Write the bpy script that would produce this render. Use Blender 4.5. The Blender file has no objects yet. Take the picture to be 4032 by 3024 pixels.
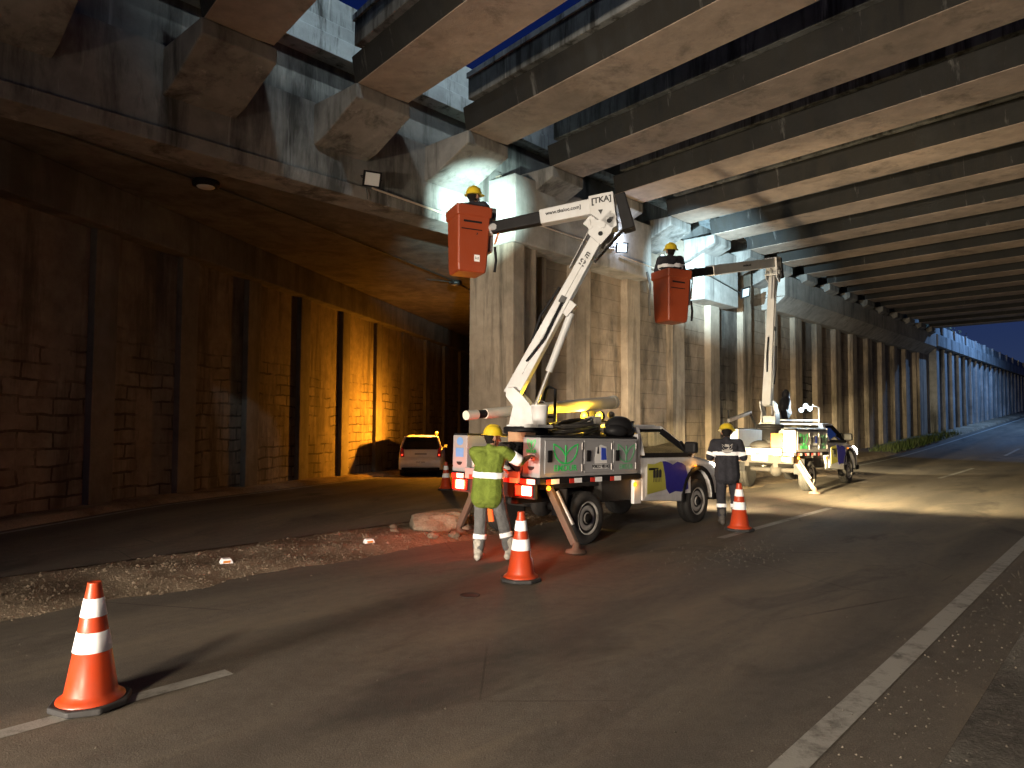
import bpy, bmesh, math, random
from mathutils import Vector, Matrix, noise as mnoise
R = math.radians
random.seed(7)
scn = bpy.context.scene
COL = scn.collection

# ---------------------------------------------------------------- camera
cd = bpy.data.cameras.new("camera"); cam = bpy.data.objects.new("camera", cd); COL.objects.link(cam)
cd.sensor_fit = 'HORIZONTAL'; cd.sensor_width = 36.0; cd.lens = 24.96
cd.clip_start = 0.05; cd.clip_end = 2000
cam.matrix_world = Matrix.Translation((0, 0, 1.8)) @ Matrix.Rotation(R(92.68), 4, 'X') @ Matrix.Rotation(R(0.3), 4, 'Z')
scn.camera = cam

# ---------------------------------------------------------------- sky (night)
w = bpy.data.worlds.new("World"); scn.world = w; w.use_nodes = True
nt = w.node_tree; bg = nt.nodes["Background"]
sky = nt.nodes.new("ShaderNodeTexSky"); sky.sky_type = 'NISHITA'; sky.sun_disc = False
sky.sun_elevation = R(-4.0); sky.sun_rotation = R(200); sky.air_density = 1.0; sky.ozone_density = 4.0
add = nt.nodes.new("ShaderNodeMix"); add.data_type = 'RGBA'; add.blend_type = 'ADD'; add.inputs[0].default_value = 1.0
tcw = nt.nodes.new("ShaderNodeTexCoord"); sxw = nt.nodes.new("ShaderNodeSeparateXYZ"); rpw = nt.nodes.new("ShaderNodeValToRGB")   # night air, paler towards the town's horizon
nt.links.new(tcw.outputs["Generated"], sxw.inputs[0]); nt.links.new(sxw.outputs[2], rpw.inputs[0]); nt.links.new(rpw.outputs[0], add.inputs[7])
rpw.color_ramp.elements[0].position = 0.0; rpw.color_ramp.elements[0].color = (0.26, 0.42, 0.95, 1); rpw.color_ramp.elements[1].position = 0.5; rpw.color_ramp.elements[1].color = (0.025, 0.075, 0.50, 1)
m1 = rpw.color_ramp.elements.new(0.16); m1.color = (0.10, 0.22, 0.85, 1)
nt.links.new(sky.outputs[0], add.inputs[6]); nt.links.new(add.outputs[2], bg.inputs[0]); bg.inputs[1].default_value = 0.10
scn.view_settings.view_transform = 'Standard'; scn.view_settings.look = 'None'
scn.view_settings.exposure = 0.0; scn.view_settings.gamma = 1.0

HEAD = R(48.0)           # the road runs 42 degrees right of the view axis: local x along the road, local y to its left
ROADM = Matrix.Rotation(HEAD, 4, 'Z')
TUNM = Matrix.Translation((-8.55, 11.86, 0)) @ Matrix.Rotation(R(78.5), 4, 'Z')   # side tunnel: x along it, y to its left
def road(s, l, z=0.0): return ROADM @ Vector((s, l, z))

# ---------------------------------------------------------------- lamps of the place, and added fills
def lamp(kind, name, loc, watts, col, size=0.05, target=None, angle=60, blend=0.6, wide=1.0):
    d = bpy.data.lights.new(name, kind); o = bpy.data.objects.new(name, d); COL.objects.link(o)
    d.energy = watts; d.color = col; o.location = loc
    d.shadow_soft_size = size
    if kind == 'SPOT' and target is None: d.spot_size = R(angle); d.spot_blend = blend
    elif kind == 'SPOT':
        d.spot_size = R(angle); d.spot_blend = blend
        o.rotation_euler = (Vector(target) - Vector(loc)).to_track_quat('-Z', 'Y').to_euler(); o.scale = (wide, 1, 1)
    return o
WARM = (1.0, 0.86, 0.70); AMBER = (1.0, 0.42, 0.04); COOL = (0.72, 0.90, 1.0)
# headlamps of a vehicle waiting behind the photographer; also an added fill aimed up to brighten the soffits
for l in (2.7, 3.9):
    lamp('SPOT', "headlamp_light", road(-9, l, 0.85), 8600, WARM, 0.35, road(12, l + 0.9, 1.9), 61, 1.0)
lamp('SPOT', "soffit_fill_light", road(-9, 3.3, 0.8), 1050, WARM, 0.4, road(8, 0.9, 6.8), 114, 0.9)
# added overhead fill behind the photographer, brightening the asphalt; street lamps: two beside the bridge shining in over the girders, one on the ramp
lamp('SPOT', "overhead_light", road(-11, -2.0, 7.6), 10500, (1.0, 0.83, 0.62), 0.9, road(3, 0.6, 0), 72, 1.0)
lamp('SPOT', "overhead_light", road(1.5, -6.0, 15), 3800, COOL, 0.25, road(8.6, 11.2, 9.3), 36, 0.8)
lamp('SPOT', "overhead_light", road(7.0, 2.0, 17.5), 4200, COOL, 0.15, road(7.5, 10.72, 9.2), 9, 0.35, 6.0)
lamp('SPOT', "ramp_lamp_light", road(62, 5, 14), 10000, (0.24, 0.49, 1.0), 0.2, road(62, 9, 0), 150, 0.6)


# ---------------------------------------------------------------- materials
class NT:
    def __init__(self, name):
        self.m = bpy.data.materials.new(name); self.m.use_nodes = True
        self.t = self.m.node_tree; self.b = self.t.nodes["Principled BSDF"]
    def n(self, typ, **kw):
        x = self.t.nodes.new("ShaderNode" + typ)
        for k, v in kw.items():
            if k.startswith('i_'):
                x.inputs[int(k[2:]) if k[2:].isdigit() else k[2:].replace('_', ' ')].default_value = v
            else: setattr(x, k, v)
        return x
    def l(self, a, b): self.t.links.new(a, b)
    def mix(self, fac, a, b, blend='MIX'):
        x = self.n("Mix", data_type='RGBA', blend_type=blend)
        for sock, v in ((x.inputs[0], fac), (x.inputs[6], a), (x.inputs[7], b)):
            if isinstance(v, (int, float)): sock.default_value = v
            elif isinstance(v, tuple): sock.default_value = v if len(v) == 4 else v + (1,)
            else: self.l(v, sock)
        return x.outputs[2]
    def noise(self, vec, scale, detail=4, rough=0.55, dist=0.0):
        x = self.n("TexNoise"); x.inputs["Scale"].default_value = scale; x.inputs["Detail"].default_value = detail
        x.inputs["Roughness"].default_value = rough; x.inputs["Distortion"].default_value = dist
        self.l(vec, x.inputs["Vector"]); return x.outputs[0]
    def map(self, vec, sc=(1, 1, 1), rot=(0, 0, 0)):
        x = self.n("Mapping"); x.inputs["Scale"].default_value = sc; x.inputs["Rotation"].default_value = rot
        self.l(vec, x.inputs["Vector"]); return x.outputs[0]
    def ramp(self, fac, *stops):
        x = self.n("ValToRGB"); r = x.color_ramp
        for i, (p, c) in enumerate(stops):
            e = r.elements[i] if i < 2 else r.elements.new(p)
            e.position = p; c = (c, c, c) if isinstance(c, (int, float)) else c
            e.color = tuple(c) + (1,)
        self.l(fac, x.inputs[0]); return x.outputs[0]
    def math(self, op, a, b=0.0):
        x = self.n("Math", operation=op)
        for s, v in zip(x.inputs, (a, b)):
            if isinstance(v, (int, float)): s.default_value = v
            else: self.l(v, s)
        return x.outputs[0]
    def bump(self, h, strength=0.3, dist=0.02):
        x = self.n("Bump"); x.inputs["Strength"].default_value = strength; x.inputs["Distance"].default_value = dist
        self.l(h, x.inputs["Height"]); self.l(x.outputs[0], self.b.inputs["Normal"])
    def pos(self): return self.n("NewGeometry").outputs["Position"]
    def obj(self): return self.n("TexCoord").outputs["Object"]
def put(N, col=None, rough=0.6, metal=0.0, spec=None):
    if col is not None:
        if isinstance(col, tuple): N.b.inputs["Base Color"].default_value = col + (1,)
        else: N.l(col, N.b.inputs["Base Color"])
    if isinstance(rough, float): N.b.inputs["Roughness"].default_value = rough
    else: N.l(rough, N.b.inputs["Roughness"])
    N.b.inputs["Metallic"].default_value = metal
    if spec is not None: N.b.inputs["Specular IOR Level"].default_value = spec
    return N.m
def concrete(name, light, dark, stain=0.55, streak=(0.9, 0.9, 0.1), thresh=0.5, white=0.0, board=0.0, bs=0.35):
    N = NT(name); p = N.pos()
    big = N.noise(p, 0.45, 6, 0.6, 0.6); mid = N.noise(p, 3.0, 8, 0.65)
    base = N.mix(N.ramp(big, (0.3, 0.0), (0.7, 1.0)), dark, light)
    base = N.mix(0.55, base, N.ramp(mid, (0.25, 0.45), (0.75, 1.25)), 'MULTIPLY')
    st = N.noise(N.map(p, streak), 1.6, 6, 0.7, 0.3)
    base = N.mix(N.math('MULTIPLY', N.ramp(st, (thresh - 0.04, 0.0), (thresh + 0.12, 1.0)), stain), base, (0.02, 0.018, 0.014))
    if white:
        ws = N.noise(N.map(p, (2.2, 2.2, 0.16)), 1.7, 5, 0.7, 0.2)
        base = N.mix(N.math('MULTIPLY', N.ramp(ws, (0.62, 0.0), (0.72, 1.0)), white), base, (0.55, 0.53, 0.48))
    fine = N.noise(p, 22.0, 6, 0.7); h = N.math('ADD', N.math('MULTIPLY', fine, 0.4), N.math('MULTIPLY', mid, 1.0))
    if board:
        z = N.n("SeparateXYZ"); N.l(p, z.inputs[0])
        wv = N.math('FRACT', N.math('MULTIPLY', N.math('ADD', z.outputs[2], N.math('MULTIPLY', N.noise(p, 0.8), 0.06)), 1 / board))
        ln = N.ramp(wv, (0.0, 0.0), (0.05, 1.0))
        base = N.mix(N.math('MULTIPLY', N.math('SUBTRACT', 1.0, ln), 0.6), base, (0.02, 0.017, 0.013))
        h = N.math('ADD', h, N.math('MULTIPLY', ln, 1.2))
    N.bump(h, bs, 0.03)
    return put(N, base, 0.85, 0, 0.3)
def blockwork(name, light, dark, joint, top):
    N = NT(name); o = N.obj(); g = N.pos()
    sp = N.n("SeparateXYZ"); N.l(o, sp.inputs[0])
    wob = N.n("CombineXYZ"); nz = N.noise(g, 1.3, 3)
    N.l(N.math('ADD', sp.outputs[0], N.math('MULTIPLY', N.math('SUBTRACT', nz, 0.5), 0.22)), wob.inputs[0])
    N.l(N.math('ADD', sp.outputs[2], N.math('MULTIPLY', N.math('SUBTRACT', N.noise(N.map(g, (1, 1, 1.0)), 0.9, 4), 0.5), 0.24)), wob.inputs[1])
    br = N.n("TexBrick"); N.l(wob.outputs[0], br.inputs["Vector"])
    br.inputs["Scale"].default_value = 1.0; br.inputs["Mortar Size"].default_value = 0.028; br.inputs["Mortar Smooth"].default_value = 0.35
    br.inputs["Brick Width"].default_value = 0.72; br.inputs["Row Height"].default_value = 0.30; br.offset = 0.5
    br.inputs["Color1"].default_value = light + (1,); br.inputs["Color2"].default_value = dark + (1,); br.inputs["Mortar"].default_value = joint + (1,)
    mid = N.noise(g, 2.5, 8, 0.7); big = N.noise(g, 0.6, 5, 0.6)
    miss = N.ramp(N.noise(g, 1.1, 4), (0.42, 0.0), (0.55, 1.0))
    plain = N.mix(0.5, light, dark)
    c = N.mix(N.math('MULTIPLY', miss, 0.9), plain, br.outputs[0])
    edge = N.math('ADD', sp.outputs[2], N.math('MULTIPLY', N.math('SUBTRACT', big, 0.5), 2.4))
    up = N.ramp(N.math('MULTIPLY', edge, 0.2), (top / 5 - 0.06, 0.0), (top / 5 + 0.06, 1.0))
    c = N.mix(up, c, plain)
    c = N.mix(0.7, c, N.ramp(mid, (0.25, 0.35), (0.75, 1.3)), 'MULTIPLY')
    st = N.noise(N.map(g, (0.8, 0.8, 0.12)), 1.5, 6, 0.7)
    c = N.mix(N.math('MULTIPLY', N.ramp(st, (0.5, 0.0), (0.62, 1.0)), 0.6), c, (0.03, 0.025, 0.02))
    hh = N.math('ADD', N.math('MULTIPLY', N.math('MULTIPLY', br.outputs[1], -1.0), N.math('MULTIPLY', miss, N.math('SUBTRACT', 1.0, up))), N.math('MULTIPLY', mid, 0.6))
    N.bump(hh, 0.6, 0.05)
    return put(N, c, 0.9, 0, 0.2)
def asphalt():
    N = NT("asphalt"); p = N.pos(); o = N.obj()
    big = N.noise(N.map(o, (0.12, 0.8, 1)), 1.2, 5, 0.6, 0.4)
    base = N.ramp(big, (0.3, (0.092, 0.079, 0.064)), (0.72, (0.136, 0.117, 0.095)))
    fine = N.noise(p, 95.0, 3, 0.75); med = N.noise(p, 9.0, 8, 0.7)
    base = N.mix(0.8, base, N.ramp(fine, (0.3, 0.45), (0.7, 1.55)), 'MULTIPLY')
    base = N.mix(0.6, base, N.ramp(med, (0.3, 0.7), (0.7, 1.25)), 'MULTIPLY')
    dust = N.noise(N.map(o, (0.22, 1.0, 1)), 1.0, 7, 0.68, 0.5)
    base = N.mix(N.math('MULTIPLY', N.ramp(dust, (0.46, 0.0), (0.66, 1.0)), 0.6), base, (0.19, 0.155, 0.112))
    oil = N.noise(N.map(o, (0.5, 1.1, 1)), 0.8, 6, 0.62, 0.8)
    base = N.mix(N.math('MULTIPLY', N.ramp(oil, (0.55, 0.0), (0.68, 1.0)), 0.65), base, (0.035, 0.032, 0.029))
    sy = N.n("SeparateXYZ"); N.l(o, sy.inputs[0])
    trk = N.math('SINE', N.math('ADD', N.math('MULTIPLY', sy.outputs[1], 3.63), N.math('MULTIPLY', N.noise(N.map(o, (0.08, 0.3, 1)), 1.0, 3), 1.6)))
    base = N.mix(N.math('MULTIPLY', N.ramp(trk, (0.3, 0.0), (1.0, 1.0)), 0.30), base, (0.045, 0.041, 0.037))
    v = N.n("TexVoronoi", feature='DISTANCE_TO_EDGE'); v.inputs["Scale"].default_value = 0.42
    N.l(N.mix(0.12, p, N.n("TexNoise", i_Scale=2.0).outputs[1]), v.inputs["Vector"])
    crack = N.math('MULTIPLY', N.ramp(v.outputs[0], (0.0, 1.0), (0.004, 0.0)), N.ramp(N.noise(p, 0.35), (0.5, 0.0), (0.6, 1.0)))
    base = N.mix(N.math('MULTIPLY', crack, 0.7), base, (0.012, 0.011, 0.01))
    spots = N.n("TexVoronoi"); spots.inputs["Scale"].default_value = 2.4; N.l(p, spots.inputs["Vector"])
    base = N.mix(N.math('MULTIPLY', N.ramp(spots.outputs[0], (0.0, 1.0), (0.03, 0.0)), 0.3), base, (0.22, 0.2, 0.17))
    N.bump(N.math('ADD', fine, N.math('MULTIPLY', med, 0.9)), 0.42, 0.012)
    return put(N, base, N.ramp(big, (0.3, 0.78), (0.7, 0.92)), 0, 0.22)
def paint_line():
    N = NT("worn_road_paint"); p = N.pos()
    wear = N.noise(p, 7.0, 8, 0.72); big = N.noise(p, 1.1, 4)
    f = N.ramp(N.math('ADD', wear, N.math('MULTIPLY', big, 0.5)), (0.74, 0.0), (1.0, 1.0))
    c = N.mix(f, (0.30, 0.29, 0.26), (0.085, 0.077, 0.067))
    N.bump(N.noise(p, 80.0, 3), 0.3, 0.008)
    return put(N, c, 0.75, 0, 0.3)
def dirt(name, a, b, c, sc=6.0, bs=0.8):
    N = NT(name); p = N.pos()
    n1 = N.noise(p, sc, 8, 0.75); n2 = N.noise(p, 0.8, 5, 0.6); n3 = N.noise(p, 45.0, 4, 0.7)
    col = N.mix(N.ramp(n1, (0.35, 0.0), (0.65, 1.0)), a, b)
    col = N.mix(N.ramp(n2, (0.42, 0.0), (0.62, 1.0)), col, c)
    col = N.mix(0.6, col, N.ramp(n3, (0.3, 0.5), (0.7, 1.5)), 'MULTIPLY')
    N.bump(N.math('ADD', n1, N.math('MULTIPLY', n3, 0.7)), bs, 0.03)
    return put(N, col, 0.95, 0, 0.1)
def paint(name, col, rough=0.35, dirtamt=0.25, dcol=(0.09, 0.075, 0.06), metal=0.0, sc=4.0, spec=0.5, bump=0.0):
    N = NT(name); p = N.obj()
    n = N.noise(p, sc, 8, 0.7, 0.3); n2 = N.noise(N.map(p, (3, 3, 0.5)), sc, 5, 0.7)
    f = N.math('MULTIPLY', N.ramp(N.math('ADD', N.math('MULTIPLY', n, 0.6), N.math('MULTIPLY', n2, 0.4)), (0.42, 0.0), (0.72, 1.0)), dirtamt)
    c = N.mix(f, col, dcol)
    if bump: N.bump(N.noise(p, 30.0, 6, 0.7), bump, 0.01)
    return put(N, c, N.ramp(n, (0.3, rough * 0.8), (0.7, min(1.0, rough * 1.35))), metal, spec)
def cloth(name, col, var=0.35):
    N = NT(name); p = N.obj()
    n = N.noise(p, 9.0, 6, 0.65, 0.8); f = N.noise(p, 160.0, 2)
    c = N.mix(1.0, col, N.ramp(n, (0.3, 1 - var), (0.7, 1 + var * 0.6)), 'MULTIPLY')
    N.bump(N.math('ADD', N.math('MULTIPLY', n, 3.0), N.math('MULTIPLY', f, 0.15)), 0.5, 0.015)
    return put(N, c, 0.92, 0, 0.15)
def glow(name, col, strength):
    N = NT(name); N.b.inputs["Emission Color"].default_value = col + (1,); N.b.inputs["Emission Strength"].default_value = strength
    return put(N, tuple(min(0.8, x) for x in col), 0.3)
def glass(name, tint=(0.55, 0.6, 0.6), alpha_rough=0.03):
    N = NT(name); N.b.inputs["Transmission Weight"].default_value = 1.0; N.b.inputs["IOR"].default_value = 1.05
    n = N.noise(N.obj(), 3.0, 5)
    return put(N, N.mix(N.ramp(n, (0.4, 0.0), (0.7, 1.0)), tint, tuple(x * 0.85 for x in tint)), alpha_rough, 0, 0.5)

M = {}
M['fascia'] = concrete("stained_fascia_concrete", (0.29, 0.27, 0.235), (0.16, 0.148, 0.128), 0.8, (0.8, 0.8, 0.13), 0.52, 0.35)
M['girder'] = concrete("girder_soffit_concrete", (0.37, 0.285, 0.215), (0.21, 0.165, 0.125), 0.55, (0.9, 0.9, 0.9), 0.58, 0.12)
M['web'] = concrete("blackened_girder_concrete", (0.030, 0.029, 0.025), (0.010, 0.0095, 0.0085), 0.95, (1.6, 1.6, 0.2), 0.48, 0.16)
M['edge'] = concrete("limed_slab_edge_concrete", (0.50, 0.52, 0.50), (0.22, 0.23, 0.22), 0.9, (2.2, 2.2, 0.3), 0.55, 0.7)
M['slab'] = concrete("dark_stained_slab_concrete", (0.20, 0.205, 0.195), (0.06, 0.062, 0.058), 0.9, (2.4, 2.4, 0.3), 0.5, 0.45)
M['cap'] = concrete("cap_concrete", (0.40, 0.37, 0.32), (0.25, 0.23, 0.20), 0.5, (1.0, 1.0, 0.12), 0.55, 0.25)
M['pier'] = concrete("pier_concrete", (0.40, 0.325, 0.24), (0.22, 0.178, 0.13), 0.7, (1.2, 1.2, 0.1), 0.52, 0.25)
M['panel'] = concrete("board_marked_concrete", (0.36, 0.28, 0.20), (0.17, 0.135, 0.098), 0.7, (0.8, 0.8, 0.2), 0.54, 0.15, 0.42, 0.5)
M['tunnel'] = concrete("sooty_tunnel_concrete", (0.18, 0.157, 0.128), (0.095, 0.084, 0.07), 0.5, (0.8, 0.8, 0.12), 0.5, 0.0)
M['block'] = blockwork("tunnel_block_masonry", (0.22, 0.182, 0.14), (0.15, 0.126, 0.098), (0.05, 0.043, 0.035), 3.3)
M['stone'] = blockwork("dark_rubble_infill", (0.27, 0.24, 0.20), (0.10, 0.09, 0.08), (0.04, 0.035, 0.03), 4.2)
M['far'] = concrete("ramp_wall_concrete", (0.36, 0.36, 0.35), (0.18, 0.18, 0.175), 0.8, (1.0, 1.0, 0.1), 0.53, 0.3)
M['asphalt'] = asphalt(); M['line'] = paint_line()
M['earth'] = dirt("dusty_median_earth", (0.22, 0.168, 0.115), (0.11, 0.085, 0.06), (0.30, 0.235, 0.165), 9.0)
M['gutter'] = dirt("cracked_gutter_concrete", (0.12, 0.11, 0.095), (0.055, 0.05, 0.044), (0.16, 0.15, 0.13), 4.0, 0.7)
M['ground'] = dirt("dark_ground", (0.07, 0.06, 0.045), (0.04, 0.035, 0.026), (0.09, 0.075, 0.055), 3.0, 0.6)
M['pebble'] = dirt("pale_gravel", (0.19, 0.15, 0.108), (0.10, 0.08, 0.058), (0.25, 0.20, 0.145), 3.0, 0.4)

# ---------------------------------------------------------------- mesh helpers
class MB:
    def __init__(self): self.v = []; self.f = []; self.sm = []
    def add(self, vs, fs, smooth=False, mtx=None):
        o = len(self.v)
        self.v += [tuple(mtx @ Vector(p)) if mtx else tuple(p) for p in vs]
        for f in fs: self.f.append([i + o for i in f]); self.sm.append(smooth)
        return self
    def box(self, x0, x1, y0, y1, z0, z1, mtx=None):
        vs = [(x, y, z) for z in (z0, z1) for y in (y0, y1) for x in (x0, x1)]
        return self.add(vs, [(0, 2, 3, 1), (4, 5, 7, 6), (0, 1, 5, 4), (2, 6, 7, 3), (0, 4, 6, 2), (1, 3, 7, 5)], False, mtx)
    def hexa(self, b, t):                    # bottom 4 + top 4 points, both counter-clockwise seen from above
        return self.add(list(b) + list(t), [(3, 2, 1, 0), (4, 5, 6, 7), (0, 1, 5, 4), (1, 2, 6, 5), (2, 3, 7, 6), (3, 0, 4, 7)])
    def prism(self, pts, a, c0, c1, mtx=None, taper=None):   # outline pts in the two other axes, extruded along axis a
        n = len(pts); vs = []
        for k, c in enumerate((c0, c1)):
            for p in pts:
                vs.append({'x': (c, p[0], p[1]), 'y': (p[0], c, p[1]), 'z': (p[0], p[1], c)}[a])
        fs = [tuple(range(n))[::-1], tuple(range(n, 2 * n))] + [(i, (i + 1) % n, n + (i + 1) % n, n + i) for i in range(n)]
        return self.add(vs, fs, False, mtx)
    def tube(self, pts, r, n=10, caps=True):
        pts = [Vector(p) for p in pts]; rs = r if isinstance(r, (list, tuple)) else [r] * len(pts)
        vs = []; fs = []; up = None
        for i, p in enumerate(pts):
            d = (pts[min(i + 1, len(pts) - 1)] - pts[max(i - 1, 0)]).normalized()
            if up is None: up = Vector((0, 0, 1)) if abs(d.z) < 0.9 else Vector((1, 0, 0))
            a = d.cross(up).normalized(); b = a.cross(d).normalized(); up = b
            for k in range(n):
                t = 2 * math.pi * k / n; vs.append(p + (a * math.cos(t) + b * math.sin(t)) * rs[i])
        for i in range(len(pts) - 1):
            for k in range(n):
                fs.append((i * n + k, i * n + (k + 1) % n, (i + 1) * n + (k + 1) % n, (i + 1) * n + k))
        self.add(vs, fs, True)
        if caps:
            self.add(vs[:n], [tuple(range(n))[::-1]]); self.add(vs[-n:], [tuple(range(n))])
        return self
    def lathe(self, prof, n=24, mtx=None, smooth=True):     # prof (r, h) about the z axis
        vs = []; fs = []
        for r_, h in prof:
            for k in range(n):
                t = 2 * math.pi * k / n; vs.append((r_ * math.cos(t), r_ * math.sin(t), h))
        for i in range(len(prof) - 1):
            for k in range(n):
                fs.append((i * n + k, i * n + (k + 1) % n, (i + 1) * n + (k + 1) % n, (i + 1) * n + k))
        self.add(vs, fs, smooth, mtx)
        for i, rev in ((0, True), (len(prof) - 1, False)):
            if prof[i][0] > 1e-4:
                c = [i * n + k for k in range(n)]; self.add([vs[j] for j in c], [tuple(range(n))[::-1] if rev else tuple(range(n))], False, mtx)
        return self
    def ball(self, c, r, nu=14, nv=10):
        rx, ry, rz = r if isinstance(r, (tuple, list)) else (r, r, r); vs = []; fs = []
        for i in range(nv + 1):
            t = math.pi * i / nv
            for k in range(nu):
                p = 2 * math.pi * k / nu
                vs.append((c[0] + rx * math.sin(t) * math.cos(p), c[1] + ry * math.sin(t) * math.sin(p), c[2] - rz * math.cos(t)))
        for i in range(nv):
            for k in range(nu):
                fs.append((i * nu + k, i * nu + (k + 1) % nu, (i + 1) * nu + (k + 1) % nu, (i + 1) * nu + k))
        return self.add(vs, fs, True)
    def cap(self, a, b, ra, rb=None, n=10):                 # tapered capsule
        a = Vector(a); b = Vector(b); rb = ra if rb is None else rb; d = b - a; L = max(d.length, 1e-5); d = d / L
        pts = []; rs = []
        for t in (-1, -0.85, -0.5): pts.append(a + d * ra * t); rs.append(ra * math.sqrt(max(0.0, 1 - t * t)) + 1e-4)
        pts.append(a); rs.append(ra); pts.append(b); rs.append(rb)
        for t in (0.5, 0.85, 1): pts.append(b + d * rb * t); rs.append(rb * math.sqrt(max(0.0, 1 - t * t)) + 1e-4)
        return self.tube(pts, rs, n)
    def build(self, name, mat, parent=None, bevel=0.0, seg=2, mtx=None, weld=False):
        me = bpy.data.meshes.new(name); me.from_pydata(self.v, [], self.f); me.polygons.foreach_set("use_smooth", self.sm)
        me.update()
        bm = bmesh.new(); bm.from_mesh(me)
        if weld: bmesh.ops.remove_doubles(bm, verts=bm.verts, dist=1e-5)
        bmesh.ops.recalc_face_normals(bm, faces=bm.faces); bm.to_mesh(me); bm.free()
        me.materials.append(M[mat] if isinstance(mat, str) else mat)
        o = bpy.data.objects.new(name, me); COL.objects.link(o)
        if mtx is not None: o.matrix_world = mtx
        if parent is not None: o.parent = parent
        if bevel:
            b = o.modifiers.new("bevel", 'BEVEL'); b.width = bevel; b.segments = seg; b.limit_method = 'ANGLE'; b.angle_limit = R(35)
            b.harden_normals = False
        return o
def thing(name, label, cat, mtx=None, group=None):
    o = bpy.data.objects.new(name, None); COL.objects.link(o); o.empty_display_size = 0.2
    if mtx is not None: o.matrix_world = mtx
    return tag(o, label, cat, group)
def tag(o, label, cat, group=None):
    o["label"] = label; o["category"] = cat
    if group: o["group"] = group
    return o
def struct(o, kind="structure", label=None):
    o["kind"] = kind
    if label: o["label"] = label
    return o
def copy_tree(o, parent=None):
    c = o.copy(); COL.objects.link(c)
    if parent is not None: c.parent = parent
    for ch in list(o.children): copy_tree(ch, c)
    return c
def text_mesh(name, body, size, mat, parent, mtx, ext=0.001, shear=0.0, sx=1.0, bold=0.0):
    cu = bpy.data.curves.new(name, 'FONT'); cu.body = body; cu.size = size; cu.extrude = ext; cu.align_x = 'CENTER'; cu.align_y = 'CENTER'; cu.shear = shear
    cu.offset = bold
    t = bpy.data.objects.new(name, cu); COL.objects.link(t)
    bpy.context.view_layer.update()
    me = bpy.data.meshes.new_from_object(t.evaluated_get(bpy.context.evaluated_depsgraph_get()))
    bpy.data.objects.remove(t)
    me.materials.clear(); me.materials.append(M[mat])
    o = bpy.data.objects.new(name, me); COL.objects.link(o); o.parent = parent; o.matrix_local = mtx @ Matrix.Diagonal((sx, 1, 1, 1))
    return o
def sstep(a, b, x):
    t = min(1.0, max(0.0, (x - a) / (b - a))); return t * t * (3 - 2 * t)

# ================================================================ terrain
TINV = TUNM.inverted()
def softplus(x): return math.log1p(math.exp(x)) if x < 30 else x
def height(s, l):
    h = 0.045 * 3 * softplus((s - 34) / 3)
    k = sstep(9.0, 10.8, l)
    if k > 0:
        q = TINV @ road(s, l)
        zl = -0.032 * max(0.0, q.x - 2.5)
        h = h * (1 - k) + k * max(-2.0, zl)
    return h
def grid_strip(name, mat, ss, ls, zoff, fn=None, mtx=ROADM):
    mb = MB(); n = len(ls)
    for s in ss:
        for l in ls: mb.v.append((s, l, (fn or height)(s, l) + zoff))
    for i in range(len(ss) - 1):
        for j in range(n - 1):
            mb.f.append((i * n + j, (i + 1) * n + j, (i + 1) * n + j + 1, i * n + j + 1)); mb.sm.append(True)
    return mb.build(name, mat, mtx=mtx)
def span(a, b, st):
    n = max(1, round((b - a) / st)); return [a + (b - a) * i / n for i in range(n + 1)]
gs = [-160, -90, -45, -20] + span(-10, 64, 1.0) + span(68, 130, 4) + [160, 220, 320]
gl = [-260, -150, -80, -40, -20, -8] + span(-4, 30, 0.75)[0:] + [34, 40, 50, 70, 110, 180]
struct(grid_strip("ground", "ground", gs, gl, -0.035))
struct(grid_strip("road", "asphalt", [-60, -30] + span(-12, 100, 1.0) + [120, 160, 220], [0.87, 3, 5, 7, 8.2, 9.0], 0.0))
struct(grid_strip("gutter", "gutter", [-40] + span(-12, 100, 1.5), [-3.5, -1.0, 0.862], 0.012, lambda s, l: height(s, 2) + (0.05 if l < 0.5 else 0.0)))
def tz(t, y):
    p = ROADM.inverted() @ (TUNM @ Vector((t, y, 0))); return height(p.x, p.y)
mb = MB()
for t in span(-6, 60, 1.0):
    wm = max(1.2, min(9.0, (14.3 + 0.507 * t - 9.5) / 0.8616))
    for y in (-0.8, -0.8 - (wm - 0.8) * 0.33, -0.8 - (wm - 0.8) * 0.66, -wm): mb.v.append((t, y, tz(t, y) + 0.006))
for i in range(66):
    for j in range(3): mb.f.append((i * 4 + j, i * 4 + j + 4, i * 4 + j + 5, i * 4 + j + 1)); mb.sm.append(True)
struct(mb.build("side_road", "asphalt", mtx=TUNM))
struct(grid_strip("side_verge", "earth", span(-6, 60, 0.8), [-0.83, -0.7, -0.45, -0.2, 0.3], 0.10, lambda t, y: tz(t, y) + (-0.10 if y < -0.8 else 0.05 * mnoise.noise((t * 0.9, y * 2, 0))), TUNM))
# worn painted lines
def line(name, s0, s1, l0, l1):
    o = grid_strip(name, "line", span(s0, s1, 1.0), [l0, l1], 0.005); return struct(o)
for a, b in ((-6.0, 2.45), (10.1, 15.0), (24.9, 30.4), (38, 42.5), (50, 54)): line("lane_dash", a, b, 4.80, 4.93)
line("edge_line", -14, 90, 1.36, 1.52); line("edge_line", 13.5, 90, 8.35, 8.47)
struct(grid_strip("edge_line", "line", span(-6, 55, 1.0), [-1.12, -1.0], 0.012, tz, TUNM))
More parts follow.
